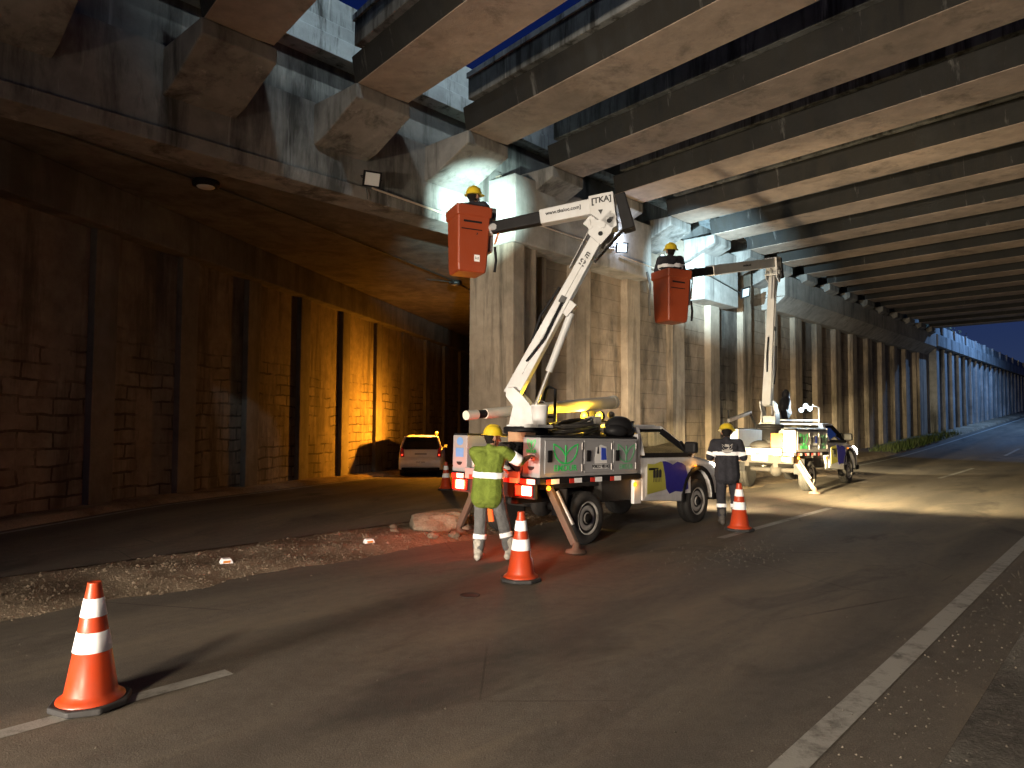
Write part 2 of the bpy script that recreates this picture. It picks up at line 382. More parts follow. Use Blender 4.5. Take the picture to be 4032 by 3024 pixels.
# gravel median
def med(s, l):
    n_ = 0.28 * mnoise.noise((s * 0.7, 0.3, 5)) + 0.12 * mnoise.noise((s * 2.6, 0.3, 5)); u = (l - 7.45 - n_) / (2.1 - n_ + 0.3 * mnoise.noise((s * 0.6, 9.1, 2))); e = math.sin(math.pi * min(1, max(0, u))) ** 0.6 if 0 < u < 1 else 0
    fade = 1 - 0.75 * sstep(7.0, 10.5, s)
    return height(s, l) - 0.02 + (0.06 * e + 0.035 * e * (mnoise.noise((s * 1.7, l * 2.2, 3)) + 0.6 * mnoise.noise((s * 5, l * 5, 9)))) * fade + 0.02 * e
struct(grid_strip("median_strip", "earth", span(-14, 26, 0.14), span(7.25, 9.7, 0.14), 0.0, med))
struct(grid_strip("far_verge", "earth", span(15, 92, 0.5), [8.9, 9.0, 9.3, 9.7, 10.1, 10.7], 0.0, lambda s, l: height(min(s, 92), 8) + (-0.02 if l < 8.95 else 0.13 + 0.03 * mnoise.noise((s, l, 1)))))
# loose gravel and grit: nobody could count it
rng = random.Random(3); mb = MB()
def pebble(s, l, r, z):
    p = road(s, l, z + r * 0.35); a = [rng.uniform(0.6, 1.3) * r for _ in range(6)]
    mb.add([(p.x + a[0], p.y, p.z), (p.x - a[1], p.y, p.z), (p.x, p.y + a[2], p.z), (p.x, p.y - a[3], p.z), (p.x, p.y, p.z + a[4] * .7), (p.x, p.y, p.z - a[5])],
           [(0, 2, 4), (2, 1, 4), (1, 3, 4), (3, 0, 4), (2, 0, 5), (1, 2, 5), (3, 1, 5), (0, 3, 5)])
for i in range(15000):
    s = rng.uniform(-4, 11); l = min(9.6, max(7.1, rng.gauss(8.2, 0.62))); pebble(s, l, rng.choice((0.005, 0.007, 0.009, 0.012, 0.024 if rng.random() < .12 else 0.008)), med(s, l))
struct(mb.build("gravel", "pebble"), "stuff", "pale loose gravel strewn along the median")
mb = MB(); M['grit'] = dirt("dull_grit", (0.10, 0.088, 0.07), (0.06, 0.053, 0.043), (0.13, 0.115, 0.09), 3.0, 0.4)
for i in range(260):
    s = rng.uniform(-3, 22); pebble(s, rng.uniform(1.6, 7.2), rng.choice((0.004, 0.006, 0.009)), 0.0)
for i in range(2200):
    s = rng.uniform(1, 14); l = rng.choice((rng.uniform(-0.6, 1.5), rng.gauss(1.05, 0.3))); pebble(s, l, rng.choice((0.002, 0.003, 0.004, 0.009)), 0.02 if l < 0.85 else 0.0)
for i in range(260): pebble(rng.gauss(9.0, 0.8), rng.gauss(4.2, 0.3), rng.choice((0.004, 0.007, 0.011)), 0.0)
struct(mb.build("grit", "grit"), "stuff", "loose grit scattered on the asphalt and along the gutter")
# dry grass tufts at the foot of the far wall
mb = MB()
M['grass'] = dirt("verge_grass", (0.07, 0.11, 0.03), (0.04, 0.06, 0.02), (0.11, 0.13, 0.05), 2.0, 0.2)
for i in range(2600):
    s = 36 + 10 * rng.random() ** 0.8 * rng.choice((1, 1, 1.6)); l = rng.uniform(8.8, 9.9); z = height(s, 8) + 0.1; p = road(s, l, z); a = rng.uniform(0, 6.28); h = rng.uniform(.12, .42); d = Vector((math.cos(a), math.sin(a), 0)) * 0.02
    t = Vector((rng.uniform(-.12, .12), rng.uniform(-.12, .12), h)); mb.add([p - d, p + d, p + t], [(0, 1, 2)])
struct(mb.build("grass", "grass"), "stuff", "green grass tufts along the foot of the far wall")

# ================================================================ the side tunnel's far wall
tw = thing("tunnel_wall", "long sooty masonry wall with shallow pilasters along the far side of the side tunnel", "wall", TUNM); tw["kind"] = "thing"
pil = [-5.7, -3.2, -0.65, 2.1, 4.65, 7.35, 10.2, 13.15, 16.2, 19.2, 22.2, 25.2, 28.2, 31.2, 34.2, 37.2, 40.2, 43.2]
for a, b in zip(pil[:-1], pil[1:]):
    MB().box(a, b, 0.0, 0.6, -2.4, 5.5).build("wall_panel", "block", tw)
for a in pil: MB().box(a - 0.3, a + 0.3, -0.15, 0.003, -2.4, 5.5).build("pilaster", "tunnel", tw, 0.015)
MB().prism([(-0.42, 5.42), (0.6, 5.42), (0.6, 6.25), (-0.42, 6.25)], 'x', -14, 60).build("cornice", "tunnel", tw, 0.02)
MB().box(-14, -5.7, 0.0, 0.6, -1.5, 5.5).build("wall_panel", "block", tw)

# ================================================================ the pier wall between the roads
pw = thing("pier_wall", "tall concrete pier wall with pilasters and board-marked panels under the girders", "wall", ROADM); pw["kind"] = "thing"
PW = [11.42, 14.1] + [16.55 + 2.48 * i for i in range(14)]
for i, (a, b) in enumerate(zip(PW[:-1], PW[1:])):
    MB().box(a + 0.2, b + 0.1, 10.86, 11.6, -1.2, 7.3).build("wall_panel", "stone" if i in (4, 7) else "panel", pw)
for i, a in enumerate(PW):
    wd = 0.74 if i % 2 else 0.66
    if i == 0: MB().box(a, a + 0.40, 10.27, 11.62, -1.2, 5.64).build("end_pillar", "pier", pw, 0.03); MB().box(a + 0.402, a + 0.95, 10.40, 11.5, -1.2, 5.64).build("pilaster", "pier", pw, 0.02)
    else: MB().box(a, a + wd, 10.64, 11.0, -1.2, 7.3).build("pilaster", "pier", pw, 0.02)
MB().box(12.95, 13.12, 10.72, 11.0, -1.2, 5.64).build("pilaster", "pier", pw, 0.01)
MB().box(14.84, 15.6, 10.855, 11.0, 3.9, 4.2).build("wall_ledge", "panel", pw, 0.01)

# ================================================================ the overpass
ov = thing("overpass", "concrete overpass of parallel girders resting on a stained edge beam and pier caps", "bridge", ROADM)
# edge beam over the mouth of the side tunnel
MB().box(-14, 11.95, 11.0, 11.6, 6.13, 7.42).build("edge_beam", "fascia", ov)
MB().prism([(10.93, 6.13), (10.96, 5.90), (11.62, 5.88), (11.62, 6.13)], 'x', -14, 11.5).build("lower_ledge", "fascia", ov, 0.012)
MB().box(-14, 52, 11.1, 11.6, 7.42, 8.28).build("back_wall", "fascia", ov)
MB().prism([(10.72, 8.28), (10.72, 8.62), (10.78, 8.65), (10.78, 8.90), (10.84, 8.93), (10.84, 9.40), (11.6, 9.40), (11.6, 8.28)], 'x', -14, 49.5).build("deck_nosing", "edge", ov, 0.012)
# cap beams on the pier wall
for a, b, l0, z0, z1 in ((11.4, 17.1, 10.2, 5.63, 7.15), (20.2, 22.65, 10.2, 5.5, 7.25), (26.1, 51.0, 9.95, 6.35, 7.15)):
    MB().box(a, b, l0, 11.65, z0, z1).build("cap_beam", "cap", ov, 0.03)
    if a > 25:
        MB().prism([(9.97, 6.345), (10.5, 5.9), (11.6, 5.9), (11.6, 6.345)], 'x', a + 0.05, b).build("cap_haunch", "cap", ov, 0.02)
# girders with a slab edge on each, on corbels
g_web = MB().prism([(-0.52, 0), (0.52, 0), (0.60, 0.46), (-0.60, 0.46)], 'x', 0, 24)
g_sof = MB().prism([(-0.515, -0.012), (0.515, -0.012), (0.52, 0.0), (-0.52, 0.0)], 'x', 0.01, 24)
g_slab = MB().prism([(-0.72, 0.462), (0.66, 0.462), (0.66, 0.95), (-0.72, 0.93)], 'x', 0.34, 24)
g_lip = MB().prism([(-0.765, 0.86), (-0.7205, 0.86), (-0.7205, 0.97), (-0.765, 0.97)], 'x', 0.34, 24)
corb = MB().prism([(0.0, 7.14), (0.0, 7.385), (1.4, 7.385), (1.4, 6.62), (0.95, 6.72)], 'y', -0.60, 0.56)
protos = {}
for k in range(-1, 18):
    s0 = 7.46 + 2.61 * (k - 1)
    mw = Matrix.Translation((s0, 9.78, 7.4)) @ Matrix.Rotation(math.atan2(-0.989, -0.148), 4, 'Z')
    if not protos:
        protos['w'] = g_web.build("girder", "web", ov, 0.02); protos['s'] = g_sof.build("soffit", "girder", protos['w'])
        protos['e'] = g_slab.build("slab_edge", "slab", protos['w'], 0.015); protos['l'] = g_lip.build("slab_lip", "edge", protos['w'], 0.01)
        protos['c'] = corb.build("corbel", "fascia", ov, 0.025); w_, c_ = protos['w'], protos['c']
    else:
        w_ = protos['w'].copy(); COL.objects.link(w_)
        for q in 'sel': x = protos[q].copy(); COL.objects.link(x); x.parent = w_
        c_ = protos['c'].copy(); COL.objects.link(c_)
    w_.matrix_basis = mw
    # corbel: local x runs from its nose towards the edge beam
    c_.matrix_basis = Matrix.Translation((s0 + 0.02, 9.72, 0)) @ Matrix(((0, 1, 0, 0), (1, 0, 0, 0), (0, 0, 1, 0), (0, 0, 0, 1)))
mb = MB(); mb.prism([(14.9, 10.7), (49.6, 10.7), (45.9, -14.0), (11.2, -14.0)], 'z', 8.40, 8.62); mb.build("deck_slab", "web", ov)
# slab over the side tunnel
pts = [ROADM @ Vector(p) for p in ((-1.3, 11.55, 0), (60, 11.55, 0))] + [TUNM @ Vector(p) for p in ((62, 0.5, 0), (-5.0, 0.5, 0))]
MB().prism([(p.x, p.y) for p in pts], 'z', 6.26, 6.9).build("tunnel_roof_slab", "tunnel", ov, mtx=ROADM.inverted())

# ================================================================ the ramp wall beyond the bridge
kerb = struct(MB().box(20.0, 49.0, 9.55, 9.72, -0.2, 0.2).build("kerb", "gutter", None, 0.03, mtx=ROADM))
rw = thing("ramp_wall", "pale retaining wall with close-set pilasters and a parapet climbing away beyond the bridge", "wall", ROADM); rw["kind"] = "thing"
MB().box(51.2, 140, 10.5, 11.4, -1, 6.45).build("wall_panel", "far", rw)
MB().box(49.0, 51.2, 10.5, 11.6, -1, 7.3).build("wall_panel", "pier", rw)
for i in range(34):
    a = 51.6 + 2.35 * i; MB().box(a, a + 0.72, 10.08, 10.6, -1, 6.40).build("pilaster", "far", rw, 0.02)
mb = MB(); n0, n1 = [], []
MB().prism([(9.9, 6.45), (11.3, 6.45), (11.3, 7.2), (9.9, 7.2)], 'x', 51.2, 140).build("cornice", "far", rw, 0.02)
MB().prism([(10.15, 7.2), (10.45, 7.2), (10.4, 7.95), (10.2, 7.95)], 'x', 51.2, 140).build("parapet", "far", rw, 0.02)
for i in range(22):
    a = 53.5 + 4.0 * i; MB().box(a, a + 0.35, 10.06, 10.2, 7.2, 7.97).build("parapet_post", "far", rw, 0.01)

# ================================================================ vehicles
M['white'] = paint("white_vehicle_paint", (0.66, 0.66, 0.655), 0.35, 0.35, (0.30, 0.26, 0.21))
M['boomwhite'] = paint("scuffed_white_boom_paint", (0.455, 0.465, 0.465), 0.45, 0.4, (0.32, 0.28, 0.22), sc=3.0)
M['lockgrey'] = paint("grey_locker_paint", (0.31, 0.31, 0.315), 0.45, 0.3, (0.22, 0.19, 0.16))
M['black'] = paint("black_plastic", (0.010, 0.010, 0.011), 0.55, 0.2, (0.03, 0.026, 0.022), spec=0.15)
M['rubber'] = paint("tyre_rubber", (0.013, 0.0125, 0.012), 0.85, 0.45, (0.045, 0.036, 0.028), bump=0.3)
M['steel'] = paint("dull_steel", (0.34, 0.33, 0.32), 0.45, 0.5, (0.16, 0.12, 0.09), metal=0.55)
M['chassis'] = paint("dirty_chassis", (0.016, 0.015, 0.014), 0.85, 0.5, (0.05, 0.038, 0.028), bump=0.3)
M['rust'] = paint("worn_outrigger_paint", (0.11, 0.075, 0.055), 0.7, 0.7, (0.10, 0.06, 0.04), bump=0.4)
M['bucket'] = paint("orange_red_fibreglass", (0.24, 0.042, 0.012), 0.42, 0.35, (0.26, 0.06, 0.03), sc=2.0)
M['glass'] = glass("vehicle_glass"); M['darkglass'] = paint("dark_glass", (0.012, 0.013, 0.014), 0.08, 0.2, (0.03, 0.03, 0.03))
M['tapewhite'] = paint("white_reflective_tape", (0.92, 0.92, 0.92), 0.5, 0.06, (0.6, 0.6, 0.6))
M['tapered'] = paint("red_reflective_tape", (0.62, 0.035, 0.02), 0.4, 0.1, (0.3, 0.02, 0.02))
M['green'] = paint("green_decal", (0.03, 0.62, 0.13), 0.5, 0.15, (0.2, 0.3, 0.2)); M['palegreen'] = paint("faded_green_decal", (0.11, 0.42, 0.19), 0.5, 0.3, (0.3, 0.33, 0.3))
M['blue'] = paint("blue_decal", (0.03, 0.07, 0.50), 0.5, 0.1, (0.05, 0.05, 0.2)); M['skyblue'] = paint("pale_blue_decal", (0.12, 0.30, 0.62), 0.5, 0.2, (0.3, 0.3, 0.4))
M['navy'] = paint("navy_flag_vinyl", (0.018, 0.016, 0.24), 0.5, 0.1, (0.03, 0.03, 0.1)); M['olive'] = paint("yellow_flag_vinyl", (0.44, 0.42, 0.06), 0.5, 0.2, (0.3, 0.3, 0.08))
M['ink'] = paint("black_lettering", (0.02, 0.02, 0.02), 0.5, 0.0); M['decalwhite'] = paint("white_decal", (0.8, 0.8, 0.78), 0.5, 0.15, (0.5, 0.5, 0.45))
M['redlamp'] = glow("lit_red_tail_lamp", (1.0, 0.035, 0.012), 2.6); M['hotlamp'] = glow("hot_bulb", (1.0, 0.62, 0.42), 7.0); M['redlens'] = paint("red_lens", (0.42, 0.015, 0.01), 0.15, 0.0)
M['amberlamp'] = glow("lit_amber_lamp", (1.0, 0.24, 0.012), 2.4); M['yellowlamp'] = glow("lit_yellow_work_lamp", (1.0, 0.50, 0.04), 3.2)
M['whitelamp'] = glow("lit_white_lamp", (1.0, 0.93, 0.82), 30.0); M['coollamp'] = glow("lit_cool_led", (0.62, 0.78, 1.0), 2.6)
M['rim'] = paint("grey_wheel_paint", (0.36, 0.35, 0.33), 0.45, 0.4, (0.14, 0.115, 0.09))
M['dimlamp'] = glow("dim_tail_lamp", (1.0, 0.05, 0.02), 3.0)
M['canvas'] = paint("grey_tarpaulin", (0.42, 0.40, 0.36), 0.8, 0.4, (0.2, 0.17, 0.14), bump=0.4); M['cardboard'] = paint("brown_cardboard", (0.38, 0.25, 0.14), 0.85, 0.3)
M['pvc'] = paint("white_tube_paint", (0.66, 0.62, 0.52), 0.5, 0.3, (0.4, 0.35, 0.25)); M['cable'] = paint("black_cable_sheath", (0.03, 0.028, 0.024), 0.45, 0.3)
M['orangestrap'] = paint("orange_strap", (0.60, 0.16, 0.03), 0.7, 0.2); M['amberlens'] = paint("amber_lens", (0.6, 0.2, 0.02), 0.2, 0.0)

def mpos(x, y, z, rx=0, ry=0, rz=0):
    return Matrix.Translation((x, y, z)) @ Matrix.Rotation(R(rz), 4, 'Z') @ Matrix.Rotation(R(ry), 4, 'Y') @ Matrix.Rotation(R(rx), 4, 'X')
def ribbon(mb, pts, w, h=0.002, mtx=None, closed=False):       # flat strip in the local xy plane
    n = len(pts); P = [Vector((p[0], p[1])) for p in pts]; L = []; Rr = []
    for i, p in enumerate(P):
        a = P[(i - 1) % n] if closed or i else p; b = P[(i + 1) % n] if closed or i < n - 1 else p
        d = (b - a).normalized(); q = Vector((-d.y, d.x)) * w / 2; L.append(p + q); Rr.append(p - q)
    for i in range(n if closed else n - 1):
        j = (i + 1) % n
        q = [Rr[i], Rr[j], L[j], L[i]]
        mb.add([(v.x, v.y, 0) for v in q] + [(v.x, v.y, h) for v in q], [(3, 2, 1, 0), (4, 5, 6, 7), (0, 1, 5, 4), (1, 2, 6, 5), (2, 3, 7, 6), (3, 0, 4, 7)], False, mtx)
def leaf_emblem(name, mat, parent, mtx, s, sx=1.0):                    # two open leaves either side of a stem, unit height 1
    mb = MB()
    for sg in (-1, 1):
        pts = [(0.0, 0.0)] + [(sg * x, y) for x, y in ((0.16, 0.03), (0.30, 0.13), (0.42, 0.30), (0.50, 0.52), (0.54, 0.76), (0.55, 0.98), (0.40, 0.90), (0.25, 0.78), (0.12, 0.62), (0.02, 0.42))]
        ribbon(mb, [(p[0] * s * sx, p[1] * s) for p in pts], 0.085 * s)
    ribbon(mb, [(0, 0), (0, 0.92 * s)], 0.085 * s, 0.003)
    o = mb.build(name, mat, parent); o.matrix_local = mtx; return o

def wheel(parent, x, y, r, side, name="wheel", slots=True, zoff=0.0):
    m0 = Matrix.Translation((x, y, r + zoff)) @ Matrix.Rotation(R(-90 * side), 4, 'X')      # local z points outwards
    wh = MB().lathe([(r * 0.60, -0.10), (r * 0.86, -0.115), (r * 0.975, -0.095), (r, -0.06), (r, -0.02), (r * 0.985, -0.015), (r * 0.985, 0.015), (r, 0.02), (r, 0.06), (r * 0.975, 0.095), (r * 0.86, 0.115), (r * 0.62, 0.105), (r * 0.60, 0.08)], 40).build("tyre", "rubber")
    root = bpy.data.objects.new(name, None); COL.objects.link(root); root.parent = parent; root.matrix_local = m0; root.empty_display_size = 0.1
    wh.parent = root
    rim = MB().lathe([(r * 0.61, 0.06), (r * 0.63, 0.105), (r * 0.60, 0.11), (r * 0.56, 0.075), (r * 0.50, 0.05), (r * 0.46, 0.085), (r * 0.33, 0.095), (r * 0.22, 0.06), (r * 0.19, 0.10), (r * 0.10, 0.115), (0.0, 0.118)], 32)
    rim.build("rim", "rim", root)
    if slots:
        h = MB()
        for k in range(10):
            a = 2 * math.pi * k / 10
            h.box(-0.018, 0.018, -0.022, 0.022, 0.0, 0.012, Matrix.Rotation(a, 4, 'Z') @ Matrix.Translation((r * 0.49, 0, 0.062)))
        h.build("rim_slots", "black", root)
        MB().lathe([(r * 0.19, 0.096), (r * 0.185, 0.125), (0.0, 0.13)], 16).build("hub", "black", root)
    return root

def bar(mb, a, b, w, h, up=(0, 0, 1), w2=None, h2=None):       # rectangular bar from a to b
    a = Vector(a); b = Vector(b); d = (b - a).normalized(); u = Vector(up); s = d.cross(u).normalized(); u = s.cross(d).normalized()
    w2 = w if w2 is None else w2; h2 = h if h2 is None else h2
    q = [a + s * w / 2 * i + u * h / 2 * j for i, j in ((-1, -1), (1, -1), (1, 1), (-1, 1))] + [b + s * w2 / 2 * i + u * h2 / 2 * j for i, j in ((-1, -1), (1, -1), (1, 1), (-1, 1))]
    return mb.add(q, [(3, 2, 1, 0), (4, 5, 6, 7), (0, 1, 5, 4), (1, 2, 6, 5), (2, 3, 7, 6), (3, 0, 4, 7)])

def make_truck(label, mtx, pose, lit_rear):
    T = thing("bucket_truck", label, "truck", mtx, "bucket trucks working under the overpass")
    # -------- cab: outline with wheel arch, seen from the side
    arch = [(3.07 + 0.49 * math.cos(t), 0.42 + 0.49 * math.sin(t)) for t in [math.pi * (1.0 + 0.02) - i * math.pi * 1.04 / 14 for i in range(15)]]
    low = [(1.36, 0.46)] + arch + [(3.60, 0.44), (3.92, 0.46), (3.97, 0.62), (3.95, 0.80), (3.90, 0.96), (3.72, 1.055), (3.3, 1.12), (2.98, 1.165), (2.6, 1.175), (1.36, 1.175)]
    body = MB(); n = len(low)
    def ring(y, dx, dz):
        return [(x - (dx if x > 3.7 else 0) + (dx if x < 1.4 else 0) * 0, y - math.copysign(max(0.0, (z - 0.8)) * 0.14, y), z + (-dz if z > 1.0 else 0)) for x, z in low]
    rings = [ring(-0.885, 0.16, 0.05), ring(-0.80, 0.04, 0.012), ring(-0.45, 0, 0.0), ring(0.45, 0, 0.0), ring(0.80, 0.04, 0.012), ring(0.885, 0.16, 0.05)]
    for r_ in rings: body.v += r_
    for i in range(5):
        for j in range(n): body.f.append((i * n + j, i * n + (j + 1) % n, (i + 1) * n + (j + 1) % n, (i + 1) * n + j)); body.sm.append(False)
    body.f += [list(range(n))[::-1], list(range(5 * n, 6 * n))]; body.sm += [False, False]
    cab = body.build("cab", "white", T, 0.03, 3)
    # dark wheel wells
    ww = MB()
    for sg in (-1, 1):
        y0, y1 = sorted((sg * 0.55, sg * 0.80))
        ww.box(2.60, 3.54, y0 - 0.15 * (sg > 0), y1, 0.45, 0.93)
    # greenhouse: roof, pillars, glass
    def gx(x, z, sg): return (x, sg * (0.815 - (z - 1.15) * 0.27), 1.15 + (z - 1.15) * 0.80)
    MB().hexa([(1.42, -0.655, 1.582), (2.20, -0.655, 1.59), (2.20, 0.655, 1.59), (1.42, 0.655, 1.582)], [(1.46, -0.62, 1.642), (2.10, -0.62, 1.655), (2.10, 0.62, 1.655), (1.46, 0.62, 1.642)]).build("roof", "white", T, 0.03, 3)
    trim = MB()
    for sg in (-1, 1):
        pl = MB()
        bar(pl, gx(3.0, 1.15, sg), gx(2.16, 1.715, sg), 0.06, 0.085); bar(pl, gx(1.40, 1.15, sg), gx(1.45, 1.71, sg), 0.10, 0.10)
        bar(pl, gx(1.40, 1.705, sg), gx(2.2, 1.715, sg), 0.05, 0.07)
        pl.build("window_pillar", "white", T, 0.012)
        bar(trim, (1.40, sg * 0.835, 1.165), (2.80, sg * 0.835, 1.165), 0.035, 0.075); bar(trim, gx(2.93, 1.17, sg * 1.03), gx(2.16, 1.655, sg * 1.03), 0.03, 0.10); bar(trim, gx(2.16, 1.665, sg * 1.03), gx(1.5, 1.655, sg * 1.03), 0.03, 0.05)
        trim.prism([(2.80, 1.13), (2.98, 1.13), (2.62, 1.40), (2.56, 1.37)], 'y', sg * 0.79, sg * 0.83)
    trim.build("window_trim", "black", T, 0.008)
    for sg in (-1, 1):
        MB().add([gx(1.48, 1.18, sg), gx(2.86, 1.18, sg), gx(2.14, 1.68, sg), gx(1.50, 1.68, sg)], [(0, 1, 2, 3)]).build("side_window", "glass", T)
    MB().add([(2.98, -0.74, 1.19), (2.98, 0.74, 1.19), (2.19, 0.62, 1.585), (2.19, -0.62, 1.585)], [(0, 1, 2, 3)]).build("windscreen", "glass", T)
    MB().add([(1.40, -0.70, 1.22), (1.40, 0.70, 1.22), (1.44, 0.62, 1.56), (1.44, -0.62, 1.56)], [(0, 1, 2, 3)]).build("rear_window", "glass", T)
    st = MB().box(1.55, 1.75, -0.62, -0.12, 0.8, 1.28).box(1.55, 1.75, 0.12, 0.62, 0.8, 1.28).box(1.5, 2.05, -0.6, 0.6, 0.7, 0.95)
    st.build("seats", "black", T, 0.05); MB().box(2.45, 2.95, -0.75, 0.75, 0.95, 1.19).build("dashboard", "black", T, 0.04)
    sw = MB().tube([(2.33 + 0.05 * math.sin(t), 0.36 + 0.18 * math.cos(t), 1.2 + 0.17 * math.sin(t)) for t in [i * math.pi / 9 for i in range(19)]], 0.015, 6); sw.build("steering_wheel", "black", T)
    for sg in (-1, 1):
        d = MB().box(1.44, 2.80, min(sg * 0.884, sg * 0.891), max(sg * 0.884, sg * 0.891), 0.52, 0.985)
        d.build("door", "white", T, 0.004)
        mi = MB().box(2.62, 2.74, min(sg * 0.86, sg * 1.08), max(sg * 0.86, sg * 1.08), 1.19, 1.39).build("mirror", "black", T, 0.04, 3)
        MB().box(1.50, 1.66, min(sg * 0.89, sg * 0.91), max(sg * 0.89, sg * 0.91), 0.93, 0.965).build("door_handle", "black", T, 0.008)
        hl = MB().prism([(3.90, 0.80), (3.86, 0.96), (3.60, 1.03), (3.66, 0.95), (3.84, 0.80)], 'y', sg * 0.60, sg * 0.868).build("headlight", "whitelamp", T, 0.01)
        MB().box(3.60, 3.98, min(sg * 0.70, sg * 0.89), max(sg * 0.70, sg * 0.89), 0.36, 0.50).build("bumper_corner", "black", T, 0.03)
    MB().lathe([(0.038, 0), (0.034, 0.018), (0.0, 0.024)], 14).build("indicator", "amberlamp", T).matrix_local = mpos(2.98, -0.872, 0.955, 90)
    MB().lathe([(0.038, 0), (0.034, 0.018), (0.0, 0.024)], 14).build("indicator", "amberlamp", T).matrix_local = mpos(2.98, 0.872, 0.955, -90)
    fl = [(3.07 + r_ * math.cos(t), 0.42 + r_ * math.sin(t)) for r_, rng_ in ((0.56, range(15)), (0.485, range(14, -1, -1))) for t in [math.pi * 1.03 - i * math.pi * 1.06 / 14 for i in rng_]]
    for sg in (-1, 1): MB().prism(fl, 'y', sg * 0.878, sg * 0.905).build("fender_flare", "black", T, 0.006)
    MB().box(3.90, 3.985, -0.60, 0.60, 0.66, 0.92).build("grille", "black", T, 0.02)
    MB().box(3.985, 3.992, -0.2, 0.2, 0.52, 0.64).build("number_plate", "decalwhite", T)
    ww.build("wheel_well", "chassis", T)
    # door flag graphic on both doors
    for sg in (-1,):
        y = sg * 0.894
        MB().prism([(x_, 0.535 + (z_ - 0.535) * 1.18) for x_, z_ in [(1.47, 0.55), (2.02, 0.60), (1.99, 0.76), (1.93, 0.96), (1.86, 0.985), (1.68, 0.95), (1.47, 0.955)]], 'y', y, y - 0.002).build("flag_graphic", "olive", T)
        MB().prism([(x_, 0.535 + (z_ - 0.535) * 1.18) for x_, z_ in [(2.02, 0.61), (2.12, 0.535), (2.30, 0.565), (2.48, 0.55), (2.72, 0.585), (2.68, 0.80), (2.62, 0.915), (2.50, 0.955), (2.36, 0.975), (2.22, 0.935), (2.10, 0.965), (1.99, 0.985), (1.90, 0.985), (1.98, 0.80)]], 'y', y, y - 0.003).build("flag_graphic", "navy", T)
        g = MB()
        for i in range(3):
            x = 1.63 + i * 0.085
            g.prism([(x, 0.81), (x + 0.07, 0.81), (x + 0.07, 0.92), (x + 0.035, 0.945), (x, 0.92)], 'y', y, y - 0.005)
            g.prism([(x + 0.006, 0.74), (x + 0.014, 0.74), (x + 0.02, 0.81), (x + 0.012, 0.81)], 'y', y, y - 0.005); g.prism([(x + 0.056, 0.74), (x + 0.064, 0.74), (x + 0.058, 0.81), (x + 0.05, 0.81)], 'y', y, y - 0.005)
        g.prism([(1.50, 0.93), (1.78, 0.945), (1.78, 0.965), (1.50, 0.965)], 'y', y, y - 0.005); g.build("tower_graphic", "ink", T)
    # -------- chassis and wheels
    ch = MB().box(-1.0, 3.6, -0.42, -0.30, 0.50, 0.66).box(-1.0, 3.6, 0.30, 0.42, 0.50, 0.66).tube([(0, -0.7, 0.40), (0, 0.7, 0.40)], 0.06).ball((0, 0.0, 0.40), (0.2, 0.16, 0.17)).tube([(0.1, 0, 0.42), (2.4, 0, 0.5)], 0.04).box(0.4, 1.2, -0.80, -0.45, 0.48, 0.80).box(0.5, 1.3, 0.45, 0.8, 0.48, 0.78).box(-0.9, 1.3, -0.75, 0.75, 0.72, 0.80)
    ch.build("chassis", "chassis", T, 0.015)
    for x in (0.0, 3.07):
        for sg in (-1, 1): wheel(T, x, sg * 0.775, 0.375, sg, zoff=-0.085 if x < 1 else -0.01)
    for sg in (-1, 1): MB().box(-0.50, -0.47, min(sg * 0.62, sg * 0.88), max(sg * 0.62, sg * 0.88), 0.34, 0.72).build("mud_flap", "black", T)
    # -------- bed with lockers
    MB().box(-1.06, 1.32, -0.88, 0.88, 0.80, 0.885).build("bed", "black", T, 0.01)
    MB().box(1.24, 1.31, -0.86, 0.86, 0.887, 1.50).build("headboard", "lockgrey", T, 0.01)
